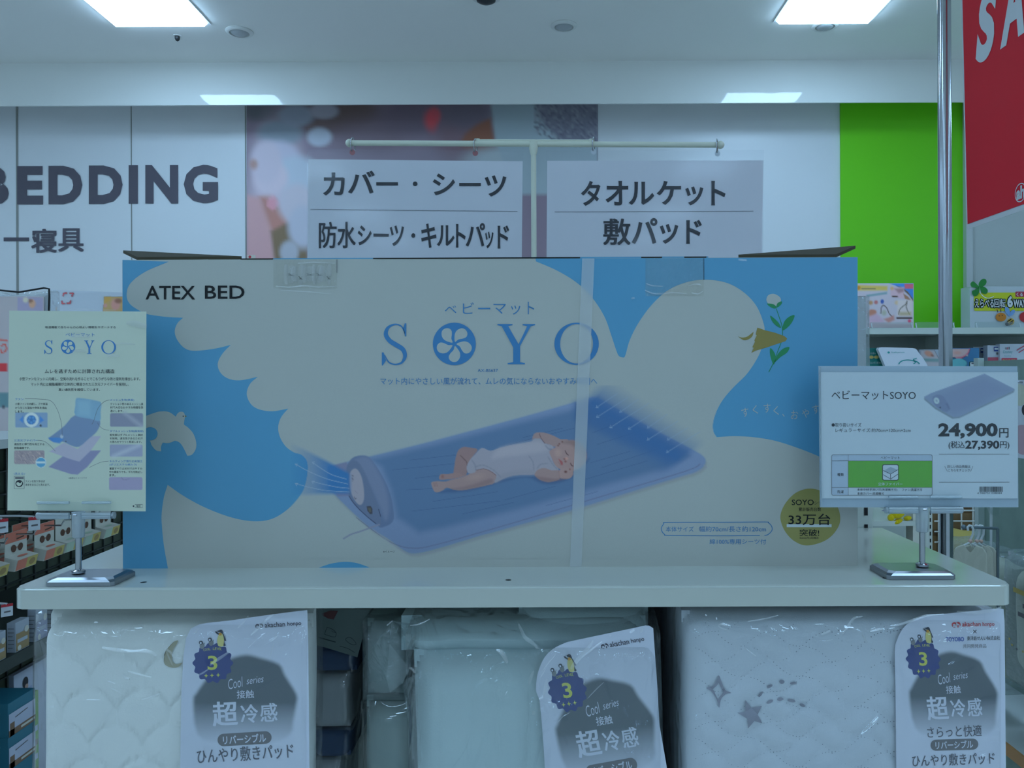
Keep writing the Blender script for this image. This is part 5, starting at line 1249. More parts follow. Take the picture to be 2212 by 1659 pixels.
def tagcard(px, py, w, h, d, lb):
    c = P(px, py, d); t = thing('price_tag', lb, 'price tag', c, 'price tags on the left rack')
    bm = bmesh.new(); n = Vector((.7, -.7, 0)); r = Vector((.7, .7, 0))*w; u = Vector((0, 0, h))
    quad(bm, (c-r-u, c+r-u, c+r+u, c-r+u)); obj('card', bm, M('tag_white', (214, 220, 226), .5), t, recalc=False)
    bm = bmesh.new(); q = n*.0006; quad(bm, (c-r+u*.55+q, c+r+u*.55+q, c+r+u+q, c-r+u+q)); obj('red_strip', bm, M('red_ink', (196, 50, 60)), t, recalc=False)
    bm = bmesh.new(); quad(bm, (c-r*.5-u*.4+q, c+r*.6-u*.35+q, c+r*.6-u*.1+q, c-r*.5-u*.15+q)); obj('figures', bm, GREYINK, t, recalc=False)
    obj('holder', tube(bmesh.new(), [c+u, c+u+Vector((-.03, 0, .002)), (-1.396, c.y, c.z+h)], .0022, 8), M('tag_white'), t)
tagcard(74, 1131, .0105, .0135, 1.63, 'white price tag with a red strip above the second hanging pack')
tagcard(4, 1136, .0105, .0135, 1.55, 'white price tag with a red strip at the left edge of the view')
tagcard(15, 1318, .010, .012, 1.56, 'white price tag with red strip below the left end of the shelf')
# boxed goods on the dark ledge
GREYB = M('box_silver', (176, 184, 196), .45); BRNB = M('box_brown', (164, 138, 96), .5); PURP = M('box_lilac', (150, 152, 182), .5)
def ledgebox(y, w, dep, h, mat, lb, x=LX-.004):
    z = H-.5505; t = thing('product_box', lb, 'box', (x-dep/2, y+w/2, z), 'small boxes on the dark ledge of the left rack')
    obj('carton', B(x-dep, x, y, y+w, z, z+h), GREYB, t, bevel=.0008)
    cv = Canvas(lambda u, v, l: Vector((x+.0004+l*.0003, y+u, z+v)))
    cv.rect(.001, .002, w-.001, h*.62, mat, 1).rect(w*.1, h*.30, w*.85, h*.42, GREYB, 2).ell(w*.25, h*.12, w*.13, h*.09, CRM, 2).ell(w*.78, h*.66, w*.16, h*.11, CRM, 2)
    cv.build('front_print', t)
    cv = Canvas(lambda u, v, l: Vector((x-dep+u, y-.0004-l*.0003, z+v)))
    for k in range(6): cv.rect(dep*.15, h*(.15+.13*k), dep*(.85 if k % 3 else .7), h*(.17+.13*k), GREYINK, 1)
    cv.build('side_print', t)
for k, (y, w, h, m) in enumerate(((1.575, .040, .056, BRNB), (1.645, .044, .060, BRNB), (1.712, .040, .068, PURP), (1.775, .045, .072, BRNB), (1.845, .05, .074, PURP), (1.92, .05, .074, PURP), (2.0, .05, .074, BRNB))):
    ledgebox(y, w, .018, h, m, '%s small silver box from the left on the dark ledge' % (ords+('seventh',))[k])
# boxes lower down
TEAL = M('box_teal', (44, 118, 140), .5); PICW = M('picture_white', (196, 202, 222), .5); PICB = M('picture_brown', (134, 106, 84), .6)
def tealbox(z0, z1, lb, grp):
    y0, y1, xa = 1.615, 1.702, -1.25
    t = thing('teal_box', lb, 'box', (-1.15, 1.66, z0), grp); obj('carton', B(xa, LX, y0, y1, z0, z1), TEAL, t, bevel=.001)
    h = z1-z0; cv = Canvas(lambda u, v, l: Vector((LX+.0005+l*.0004, y0+u, z0+v)))
    cv.rect(.001, 0.001, .086, h*.68, PICW, 1).rect(.001, .001, .086, h*.2, PICB, 2).rect(.004, .001, .018, h*.4, PICB, 2).rect(.038, h*.08, .083, h*.15, CRM, 3).line([(.02, h*.5), (.06, h*.55)], .002, GREYINK, 2)
    cv.build('picture', t)
    cv = Canvas(lambda u, v, l: Vector((xa+u, y0-.0005-l*.0004, z0+v))); cv.rect(.12, h*.3, .18, h*.36, BLACK, 1).line([(.11, h*.7), (.185, h*.72)], .003, M('box_teal_light', (70, 150, 176), .5), 1); cv.build('end_print', t)
g = 'teal printed boxes stacked on the lower left shelf'
tealbox(H-.9, H-.775, 'teal picture box at the bottom of the stack in the lower left corner', g)
tealbox(H-.775, H-.71, 'teal picture box in the middle of the lower left stack', g); tealbox(H-.71, H-.642, 'teal picture box on top of the lower left stack', g)
t = thing('photo_box', 'white box with a photo of two people behind the teal boxes', 'box', (-1.126, 1.82, H-.9))
obj('carton', B(-1.132, -1.12, 1.742, 1.90, H-.9, H-.632), PICW, t, bevel=.001)
cv = Canvas(lambda u, v, l: Vector((-1.12+.0005+l*.0003, 1.742+u, H-.632-v)))
cv.ell(.038, .028, .0095, .012, M('hair_black', (30, 32, 40), .6), 2).ell(.041, .038, .006, .006, M('skin_print', (196, 160, 146), .6), 3).poly([(.024, .045), (.06, .042), (.066, .09), (.02, .09)], M('shirt_blue', (170, 182, 214), .6), 1)
cv.ell(.022, .058, .006, .009, M('hair_black'), 3).ell(.0235, .066, .0055, .0065, M('skin_print'), 4).poly([(.005, .07), (.03, .068), (.03, .09), (.004, .09)], M('skin_print'), 2).ell(.011, .042, .004, .004, GRNP, 2)
cv.build('photo', t)
t = thing('green_pack', 'narrow green printed pack right of the teal boxes', 'pack', (-1.08, 1.735, H-.9))
obj('carton', B(-1.11, -1.065, 1.712, 1.738, H-.9, H-.660), M('pack_green', (132, 176, 84), .5), t, bevel=.001)
cv = Canvas(lambda u, v, l: Vector((-1.065+.0005, 1.712+u, H-.72-v))); 
for k in range(5): cv.rect(.003, .012+.03*k, .022, .024+.03*k, (PICW, PICB)[k % 2], 1)
cv.build('picture', t)

# on top of the rack: zipped clear bag and white carton
t = thing('zip_bag', 'clear vinyl bag with black zip edge and a face photo, upper left', 'bag', (-1.20, 1.95, H-.117))
zf = front(1.90, .001)
obj('contents', padmesh(bmesh.new(), P(-40, 640, 1.91).x, P(98, 640, 1.91).x, H-.116, P(50, 636, 1.91).z, 1.91, .02, .012, 20, 20, None, .004, 3.0), M('white_cotton', (206, 212, 216), .8), t, smooth=True)
obj('vinyl', padmesh(bmesh.new(), P(-44, 640, 1.895).x, P(106, 640, 1.895).x, H-.1165, P(50, 630, 1.895).z, 1.895, .042, .012, 24, 24, None, .006, 8.0), BAG2, t, smooth=True)
bm = bmesh.new(); tube(bm, [zf(-44, 624), (zf(-10, 626)), zf(20, 629), zf(42, 631), zf(60, 628), zf(95, 622), zf(106, 624), zf(106.5, 640), zf(105.5, 670), zf(105, 780)], .0022, 8); obj('zip_edge', bm, BLACK, t, smooth=True)
R = Ras(-30, 636, 98, 960, 3, (160, 185, 200)); R.poly([(-30, 640), (96, 640), (96, 955), (-30, 955)], (150, 160, 172), 3)
R.poly([(38, 642), (94, 642), (94, 700), (38, 700)], (138, 145, 178), 3); R.blob(70, 656, 9, 12, (196, 150, 130), 1, .6); R.blob(66, 650, 8, 6, (120, 90, 76), .9, .4); R.blob(56, 648, 8, 8, (188, 186, 178), 1, .5)
R.poly([(-30, 730), (17, 733), (17, 738), (-30, 735)], (180, 90, 84), 1.5); R.line(spline([(2, 748), (12, 744), (14, 756), (4, 762), (2, 754)], 4), 3, (176, 90, 86)); R.poly([(-30, 786), (16, 785), (16, 803), (-30, 802)], (180, 56, 66), 1.5); R.poly([(-30, 848), (20, 848), (20, 880), (-30, 880)], (84, 128, 142), 5); R.blob(8, 879, 5, 6, (70, 80, 92), 1, .3)
R.build('printed_card', front(1.893, .001), 1, t)
t = thing('white_carton', 'white carton with a red corner-frame mark and baby photo, upper left', 'box', (-1.20, 2.25, H-.117))
a, b, c2, d_ = P(109, 626, 2.2), P(300, 633, 2.2), P(109, 800, 2.2), P(300, 800, 2.2)
zb = H-.1165
hexa_pts = [(a.x, 2.2, zb), (b.x, 2.2, zb), (b.x, 2.42, zb), (a.x, 2.42, zb), (a.x, 2.2, a.z), (b.x, 2.2, b.z), (b.x, 2.42, b.z), (a.x, 2.42, a.z)]
obj('carton', hexa(bmesh.new(), hexa_pts), M('carton_white', (222, 226, 234), .45), t)
R = Ras(125, 628, 300, 790, 2, (170, 200, 222)); kz = crop(0, 590, 8.193); red = (178, 76, 92)
for q in ([(1120,400),(1130,360),(1180,352)], [(1240,358),(1295,358),(1280,405)], [(1100,500),(1105,540),(1150,540)], [(1190,535),(1240,535),(1255,490)]): R.line(kz(q), 3.2, red, .9)
R.poly([(226, 641), (300, 641), (300, 700), (220, 700)], (172, 160, 118), 2); R.poly(kz([(1845,420),(1960,420),(1960,480),(1850,540)]), (178, 160, 92), 5); R.blob(250, 658, 13, 16, (186, 150, 150), 1, .5); R.blob(256, 650, 12, 8, (128, 96, 84), .9, .3); R.blob(228, 660, 6, 6, (188, 150, 156), .9, .3)
R.build('printed_picture', front(2.199, .001), 1, t)

# ------------------------------------------------------------------ right: back wall shelves
DW = 4.5; zsh = P(2000, 708, DW).z; zl = H-.14
xa, xb = P(1700, 715, DW).x, P(2520, 715, DW).x
t = thing('wall_shelf', 'white wall shelf unit at the far right carrying toy boxes', 'shelf', ((xa+xb)/2, 4.7, 0))
obj('upper_board', B(xa, xb, DW, 4.84, zsh-.034, zsh), M('wall_shelf_white', (206, 214, 206), .35), t)
obj('lower_board', B(xa, xb, DW-.05, 4.84, zl-.034, zl), M('wall_shelf_white'), t)
obj('backing', B(xa, xb, 4.84, 4.868, 0, zsh-.034), M('wall_shelf_back', (176, 184, 178), .6), t)
for x in (xa, P(2062, 715, DW).x, xb-.02): obj('bracket', hexa(bmesh.new(), ((x, 4.62, zsh-.06), (x+.012, 4.62, zsh-.06), (x+.012, 4.84, zsh-.16), (x, 4.84, zsh-.16), (x, 4.55, zsh-.034), (x+.012, 4.55, zsh-.034), (x+.012, 4.84, zsh-.034), (x, 4.84, zsh-.034))), M('wall_shelf_white'), t)
obj('plinth', B(xa, xb, DW, 4.84, 0, .15), M('wall_shelf_white'), t)
def fence(x0, x1, lb):
    a, b = P(x0, 700, DW+.01), P(x1, 700, DW+.01)
    t = thing('shelf_divider', lb, 'shelf divider', ((a.x+b.x)/2, DW+.01, zsh), 'clear dividers along the wall shelf edge')
    obj('plate', B(a.x, b.x, DW+.009, DW+.011, zsh+.0005, zsh+.032), clear('divider_clear', (242, 247, 246), 1.4, .05, milky=.06, facing=.4), t)
    for x in (a.x+.005, b.x-.008): obj('foot', hexa(bmesh.new(), ((x, DW+.003, zsh+.0005), (x+.005, DW+.003, zsh+.0005), (x+.005, DW+.008, zsh+.0005), (x, DW+.008, zsh+.0005), (x-.004, DW+.003, zsh+.026), (x+.001, DW+.003, zsh+.026), (x+.001, DW+.008, zsh+.026), (x-.004, DW+.008, zsh+.026))), M('divider_edge', (216, 224, 226), .2), t)
fence(1880, 1972, 'clear divider in front of the baby gym box'); fence(1976, 2062, 'clear divider in front of the green panel'); fence(2106, 2205, 'clear divider in front of the yellow-banded toy box')
kb = crop(1840, 590, 5.946)
def toybox(name, lb, x0, y0, x1, y1, d, col, dep=.10, grp=None):
    zb = zsh if y1 < 720 else zl
    a, b = P(x0, y0, d), P(x1, y1, d)
    t = thing(name, lb, 'box', ((a.x+b.x)/2, d, zb), grp); obj('carton', B(a.x, b.x, d, d+dep, zb+.0005, a.z), M('box_%d_%d_%d' % col, col, .45), t, bevel=.002)
    return t
DT1 = 4.56
t = toybox('toy_box', 'colourful baby gym box on the upper wall shelf beside the carton', 1846, 612, 1974, 708, DT1, (206, 210, 220))
R = Ras(1847, 612.5, 1973.5, 708, 1.8, (165, 190, 205)); R.rgb[:] = R.col((166, 176, 196)); R.a[:] = 1
R.poly(kb([(470,130),(790,130),(790,360),(740,290),(650,210),(560,160)]), (60, 128, 210), 2); R.poly(kb([(560,160),(650,205),(740,290),(790,370),(790,340),(720,240),(640,180)]), (96, 84, 62), 2)
R.poly(kb([(675,140),(788,140),(788,200),(680,200)]), (190, 96, 122), 2); R.poly(kb([(60,150),(460,165),(455,225),(60,225)]), (186, 174, 96), 6); R.line(kb([(130,200),(300,200)]), 2.5, (96, 92, 90), .8); R.blob(*kb([(85,190)])[0], 6, 6, (172, 132, 50), 1, .5)
R.poly(kb([(180,280),(455,240),(450,270),(200,305)]), (112, 152, 168), 3); R.poly(kb([(490,190),(670,180),(670,330),(500,300)]), (176, 166, 186), 5); R.poly(kb([(545,200),(665,195),(668,240),(600,260)]), (130, 100, 104), 6, .7); R.poly(kb([(515,290),(590,292),(590,312),(515,312)]), (74, 60, 56), 2)
R.poly(kb([(660,260),(720,300),(770,360),(680,330)]), (140, 112, 96), 3); R.blob(*kb([(390,365)])[0], 5, 6.5, (52, 86, 166), 1, .5); R.blob(*kb([(310,375)])[0], 6, 6, (158, 96, 100), .9, .4); R.blob(*kb([(240,380)])[0], 8, 7, (160, 130, 84), .9, .3); R.blob(*kb([(515,195)])[0], 6, 6, (186, 160, 112), .9, .3); R.blob(*kb([(582,380)])[0], 8, 7, (186, 172, 140), .9, .3)
R.line(spline(kb([(370,520),(380,440),(410,415),(450,450),(480,520),(520,560)]), 4), 1.8, (84, 72, 70)); R.blob(*kb([(415,510)])[0], 8, 9, (140, 160, 140), .7, .3)
R.poly(spline(kb([(210,490),(250,465),(310,480),(310,530),(250,560),(205,560)]), 3, True), (158, 118, 104), 5); R.poly(kb([(215,560),(320,520),(400,590),(420,640),(220,640)]), (168, 158, 186), 8); R.poly(kb([(410,590),(470,570),(540,540),(550,600),(470,640)]), (164, 128, 128), 6)
R.poly(kb([(590,345),(775,345),(775,550),(580,550)]), (182, 186, 196), 5); R.line(spline(kb([(600,530),(620,460),(690,400),(710,360),(700,440),(740,530)]), 4), 2, (96, 92, 84), .9); R.poly(kb([(610,500),(760,500),(760,545),(610,545)]), (150, 150, 112), 8, .8); R.poly(kb([(570,565),(775,565),(775,588),(570,588)]), (66, 54, 58), 2); R.blob(*kb([(740,615)])[0], 5, 5, (192, 84, 118), 1, .5); R.poly(kb([(210,640),(780,655),(780,705),(210,705)]), (150, 134, 146), 6, .7)
R.build('printed_picture', front(DT1-.001, .001), 1, t)
t = toybox('toy_box', 'pale toy box with a yellow band and clover at the right edge, upper wall shelf', 2095, 619, 2290, 708, 4.58, (198, 206, 210))
ff = front(4.578, .001); cv = Canvas(ff); YB = M('band_yellow', (206, 210, 24), .5); DKT = M('deep_teal_ink', (20, 74, 72), .5); WI = M('white_ink', (214, 222, 222)); CLV = M('clover_green', (22, 128, 44), .5)
cv.poly(cv.rr(2104, 632, 2290, 671.5, 3), YB, 1).rrect(2193, 630, 2290, 641.5, 2, M('tag_crimson', (176, 40, 70), .5), 2).text('くるくる', 2195, 632, 2225, 640, WI, 3, bold=.02)
for ox, oy in ((-1.6, 0), (1.6, 0), (0, 1.8), (0, -1.8), (1.2, 1.4), (-1.2, 1.4), (1.2, -1.4), (-1.2, -1.4)):
    cv.text('えらべる', 2105+ox, 646+oy, 2146+ox, 664.5+oy, DKT, 2, bold=.03).text('回転', 2147+ox, 646+oy, 2171+ox, 664.5+oy, DKT, 2, bold=.03).text('6', 2175+ox, 639+oy, 2187+ox, 664+oy, DKT, 2, bold=.06).text('WAY', 2188+ox, 647+oy, 2216+ox, 664+oy, DKT, 2, bold=.05)
cv.text('えらべる', 2105, 646, 2146, 664.5, WI, 4, bold=.02).text('回転', 2147, 646, 2171, 664.5, WI, 4, bold=.02).text('6', 2175, 639, 2187, 664, WI, 4, bold=.05).text('WAY', 2188, 647, 2216, 664, WI, 4, bold=.045).text('ジム', 2220, 646, 2246, 664, WI, 4, bold=.02)
for q in ([(1632,185),(1560,110),(1520,130),(1525,170),(1560,185)], [(1632,185),(1625,130),(1665,80),(1710,78),(1725,115),(1700,160)], [(1632,185),(1570,215),(1538,235),(1550,285),(1590,295),(1625,260)], [(1640,185),(1690,175),(1738,215),(1730,260),(1690,265),(1655,240)]):
    cv.poly(spline(kb(q), 5, True), CLV, 5)
cv.line(spline(kb([(1636,190),(1650,260),(1700,310),(1760,322),(1820,300)]), 5), 1.6, WI, 4)
OR2 = M('toy_orange', (214, 130, 30), .5)
cv.ell(*kb([(1910,565)])[0], 11.5, 9.5, OR2, 5).ell(*kb([(1885,550)])[0], 1, 1.2, DARK, 6).ell(*kb([(1925,545)])[0], 1, 1.2, DARK, 6).line(kb([(1872,505),(1862,470)]), 1.6, DARK, 4).line(kb([(1912,500),(1905,460)]), 1.6, DARK, 4).ell(*kb([(1858,466)])[0], 2, 1.6, OR2, 5).ell(*kb([(1904,456)])[0], 2, 1.6, OR2, 5)
cv.poly(spline(kb([(2010,555),(1965,490),(1960,450),(1985,435),(2015,460),(2025,520)]), 4, True), M('wing_blue', (120, 164, 214), .5), 5).poly(spline(kb([(2020,555),(2035,495),(2070,470),(2092,490),(2070,530)]), 4, True), M('wing_blue'), 5)
cv.ell(*kb([(2035,625)])[0], 8, 7.4, M('bee_yellow', (214, 170, 50), .5), 5, rot=-25)
for u, v in ((2025,598),(2040,628),(2062,655)): pass
for u, v, w in ((2012,610,8), (2038,628,9), (2030,655,8)): cv.line(kb([(u-26, v+18), (u+30, v-20)]), 2.2, BLACK, 6)
cv.ell(*kb([(1985,655)])[0], 4, 4, BLACK, 6).ell(*kb([(2212,565)])[0], 11, 11, M('toy_red', (190, 30, 40), .5), 5)
cv.build('lettering', t)
# lower wall shelf goods
def plain(name, lb, x0, y0, x1, d, col, dep=.06): return toybox(name, lb, x0, y0, x1, 868, d, col, dep)
t = plain('teal_book', 'teal boxed book at the left of the lower wall shelf', 1862, 752, 1914, 4.56, (24, 124, 118)); cv = Canvas(front(4.558, .001))
for q in ((1882, 771.5), (1893, 771.5)): cv.ell(*q, 5.2, 3.4, M('pack_yellow'), 1)
cv.text('たいそうずかん', 1880, 781, 1904, 786, WI, 1).text('えほん', 1880, 761, 1892, 765, WI, 1); cv.build('cover_print', t)
t = thing('white_box', 'glossy white rounded box with a teal whale drawing, lower wall shelf', 'box', P(1960, 868, 4.50)); a = spline([(1897, 755), (1899, 751.5), (1904, 750), (1940, 751), (1972, 752), (1980, 755), (1986, 764), (2003, 788), (2030, 860)], 2)+[(2028, 868), (1940, 868), (1912, 790)]
obj('carton', solid(front(4.50), a, .03), M('gloss_white', (226, 230, 240), .25), t)
cv = Canvas(front(4.498, .001)); TL = M('teal_ink', (36, 160, 156), .5)
cv.line(spline(kb([(600,1170),(640,1130),(720,1115),(800,1130),(815,1150),(790,1165)]), 4), 2, TL, 1).line(spline(kb([(790,1105),(800,1125),(840,1140),(870,1165)]), 4), 2.2, TL, 1).line(spline(kb([(790,1105),(815,1100),(832,1090)]), 4), 1.8, TL, 1).text('babycot', 1926, 759.5, 1954, 763.5, TL, 1).ell(1919.5, 761.5, 2.6, 2.2, TL, 1)
cv.build('drawing', t)
t = plain('photo_card_box', 'white box with a sleeping baby photo left of the steel pole, lower wall shelf', 1986, 755, 2040, 4.58, (196, 206, 220)); R = Ras(1988, 756, 2038, 800, 2, (170, 195, 215)); R.poly([(1988, 756), (2018, 756), (2028, 775), (2038, 800), (1988, 800)], (160, 174, 196), 2); R.blob(2006, 764, 13, 8, (178, 144, 136), 1, .5, 25); R.blob(2014, 768, 6, 4, (128, 90, 84), .8, .2, 30); R.poly([(1988, 774), (2030, 775), (2032, 782), (1990, 781)], (112, 156, 172), 3); R.build('photo', front(4.578, .001), 1, t)
t = plain('pink_blue_box', 'blue and pink baby box right of the steel pole, lower wall shelf', 2050, 752, 2116, 4.58, (70, 140, 190)); R = Ras(2051, 753, 2115, 800, 2, (165, 190, 205)); R.poly([(2051, 753), (2094, 753), (2090, 764), (2076, 772), (2051, 772)], (176, 168, 178), 2); R.line(spline([(2094, 753), (2090, 764), (2078, 772), (2066, 773)], 4), 3, (192, 110, 140)); R.blob(2068, 762, 12, 6, (188, 150, 148), .8, .3); R.blob(2069, 785, 22, 12, (90, 176, 196), 1, .8); R.blob(2089, 768, 3, 3, (180, 196, 206), .8); R.build('printed_picture', front(4.578, .001), 1, t)
t = thing('capsule_sign', 'small navy-edged strip sign standing on the lower wall shelf', 'sign', P(2122, 868, 4.47)); fs = front(4.47, .001); obj('plate', solid(fs, Canvas.rr(None, 2094, 781, 2149, 868, 2), .004), M('deep_teal_ink'), t); cv = Canvas(fs); cv.rrect(2095.5, 782.5, 2147.5, 866, 2, WI, 1).rect(2098, 783.5, 2144, 786.5, GREYINK, 2); cv.build('text', t)
g = 'white toy cartons in a row on the lower wall shelf'
for x0, y0, x1, d, lb, red_y in ((2102, 749, 2130, 4.68, 'narrow white carton with red foot, left of its row on the lower wall shelf', 775), (2133, 746, 2159, 4.57, 'narrow white carton with navy square, second in its row on the lower wall shelf', 772), (2160, 743, 2300, 4.55, 'wide white carton with a red and yellow label, right of its row', 0)):
    t = toybox('toy_carton', lb, x0, y0, x1, 868, d, (204, 210, 220), .045, g); cv = Canvas(front(d-.002, .001))
    if red_y:
        cv.rect(x0+.5, red_y, x1-.5, 860, M('carton_red', (196, 82, 104), .5), 1).rect(x1-12, y0+3, x1-2, y0+13, M('carton_navy', (48, 74, 150), .5), 1).rect(x1-11, y0+5.5, x1-3, y0+9.5, WI, 2).rect(x1-7, y0+15, x1-1.5, y0+20, GREYINK, 1)
    else:
        cv.rrect(2163, 773, 2197, 788, 2, M('carton_red'), 1).text('おともだち', 2166, 776, 2194, 785, YB, 2, bold=.02).text('Disney', 2167, 757, 2187, 765, M('pale_teal_ink', (110, 176, 180), .5), 1).text('baby', 2170, 767, 2184, 771, M('pale_teal_ink'), 1)
        for u in (2172, 2175.5, 2179): cv.rect(u, 750-(u == 2179), u+1.8, 755, M('carton_red') if u == 2175.5 else GREYINK, 1)
        cv.line([(2196, 757), (2214, 746)], 2, M('carton_red'), 1).line([(2200, 762), (2216, 752)], 2, M('carton_red'), 1)
    cv.build('front_print', t)

# ------------------------------------------------------------------ right: behind the shelf
RS = thing('rear_shelf', 'white rear gondola shelf behind the right end of the carton, yellow toy on it', 'shelf', (.5, 1.4, 0))
zr = H-.283
YR = 1.60
obj('board', B(.25, .742, YR, 2.0, zr-.006, zr), GM, RS); obj('board_lip', B(.25, .742, YR-.005, YR, zr-.009, zr+.0005), GM, RS)
obj('under_shelf', B(.25, .742, YR+.05, 2.0, zr-.22, zr-.205), M('dark_shelf'), RS)
obj('back_board', B(.25, .742, 2.0, 2.015, 0, zr+.20), M('rear_grey', (112, 122, 120), .6), RS)
a_, b_ = P(1972, 1140, YR).x, P(1986, 1140, YR).x
obj('side_panel', B(a_, b_, YR, 1.63, 0, H-.06), M('pack_cream'), RS)
x = P(1990, 1140, YR).x; x2 = P(2014, 1140, YR).x
up = obj('upright', B(x, x2, YR, YR+.04, 0, H-.05), GM, RS); bm = bmesh.new(); xs_ = P(2009.5, 1140, YR).x
for k in range(26):
    z = H-.42+k*.0135; quad(bm, ((xs_-.0012, YR-.0006, z), (xs_+.0012, YR-.0006, z), (xs_+.0012, YR-.0006, z+.0075), (xs_-.0012, YR-.0006, z+.0075)))
obj('slot_row', bm, BLACK, up, recalc=False)
def lump(bm, px, py, d, rx, ry, rot=0, rz=None):
    c = P(px, py, d); s = d/F; m = Matrix.Translation(c)@Matrix.Rotation(-math.radians(rot), 4, 'Y')@Matrix.Diagonal((rx*s, (rz or min(rx, ry))*s, ry*s, 1))
    bmesh.ops.create_uvsphere(bm, u_segments=18, v_segments=12, radius=1, matrix=m)
PLUSH = M('plush_yellow', (226, 200, 20), .9, .1, bump=(260, .8, .003), sheen=.3)
t = thing('plush_toy', 'bright yellow plush toy lying on the rear shelf edge', 'plush toy', (P(1938, 1128, 1.60).x, 1.60, zr))
dd = 1.60; ky = crop(1850, 1080, 6.11)
for nm, (u, v, rx, ry, rot) in (('body', (540, 190, 95, 58, 10)), ('arm', (540, 285, 75, 34, 24)), ('arm', (455, 235, 42, 48, 0)), ('foot', (675, 240, 52, 32, 12))):
    b = bmesh.new(); c = ky([(u, v)])[0]; lump(b, c[0], c[1], dd, rx/6.11, ry/6.11, rot, 8); obj(nm, b, PLUSH, t, smooth=True)
t = thing('soft_toy', 'pale lilac soft toy half hidden behind the yellow plush', 'plush toy', (P(1910, 1120, 1.72).x, 1.72, zr))
for nm, (u, v, rx, ry) in (('body', (380, 185, 62, 60)), ('head', (700, 160, 50, 42))):
    b = bmesh.new(); c = ky([(u, v)])[0]; lump(b, c[0], c[1], 1.72, rx/6.11, ry/6.11, 0, 10); obj(nm, b, M('plush_lilac', (170, 168, 188), .9) if nm == 'body' else M('plush_tan', (190, 166, 148), .9), t, smooth=True)
folded('wrapped_goods', 'white goods in crinkled clear film standing just right of the carton', 1838, 1877, 640, 1123.5, 1.64, M('white_cotton', (206, 212, 216), .8), .10, 2, 'bag', r=.012)
# wooden slats with white wire grid
dg = 3.2; a, b = P(2012, 900, dg), P(2126, 1500, dg)
t = thing('slat_panel', 'brown slatted board with a white wire grid, seen under the price card', 'display panel', ((a.x+b.x)/2, dg, 0))
obj('board', B(a.x, b.x, dg, dg+.03, 0, H-.12), M('wood_brown', (126, 96, 60), .6, var=((92, 70, 46), 8)), t)
bm = bmesh.new()
for k in range(9): abox(bm, a.x, b.x, dg-.006, dg, H-.15-k*.09, H-.085-k*.09)
obj('slats', bm, M('wood_pale', (150, 118, 76), .6, var=((110, 84, 54), 12)), t)
bm = bmesh.new()
for k in range(5): x = P(2022+k*24.5, 1100, dg).x; tube(bm, [(x, dg-.02, 0.2), (x, dg-.02, H-.13)], .003, 8)
for k in range(12): z = P(2050, 1101+k*22.5, dg).z; tube(bm, [(a.x, dg-.022, z), (b.x, dg-.022, z)], .003, 8)
obj('wire_grid', bm, M('wire_white', (214, 218, 214), .4), t)
t = thing('yellow_bag', 'mustard yellow bag hanging on the wire grid behind the baby clothes', 'bag', P(2075, 1260, 3.1))
obj('body', padmesh(bmesh.new(), P(2050, 1160, 3.1).x, P(2122, 1160, 3.1).x, P(2060, 1330, 3.1).z, P(2060, 1150, 3.1).z, 3.08, .08, .05, 14, 14, None, .01, 3), M('bag_mustard', (190, 172, 92), .7), t, smooth=True)
# garment rail with three baby tops
GR = thing('garment_rail', 'dark thin metal garment rail under the price card, right', 'rail', (P(2153, 1240, 2.05).x, 2.05, 0))
p0, p1_, p2_ = P(2082, 1138.5, 2.05), P(2155, 1141.5, 2.05), P(2155, 1260, 2.05)
RAILM = M('rail_grey', (110, 126, 134), .35, metal=.5)
obj('bar', tube(bmesh.new(), [p0, p1_], .0035, 10), RAILM, GR, smooth=True); obj('post', tube(bmesh.new(), [p1_, (p1_.x, 2.05, 0.01)], .0035, 10), RAILM, GR, smooth=True)
obj('end_knob', knob(p0, .006), RAILM, GR, smooth=True); obj('foot', B(p1_.x-.10, p1_.x+.03, 1.95, 2.15, 0, .012), RAILM, GR)
WHP = M('hanger_white', (214, 220, 222), .35); KNIT = M('baby_cotton', (212, 208, 190), .85, sheen=.2); PINKB = M('hanger_bead', (226, 186, 170), .4)
BAG3 = clear('garment_cover', (251, 252, 252), .9, .06, milky=.05, milk=(222, 226, 220), bump=(24, .8, .02, (1, 1, .5), (0, 0, 0)))
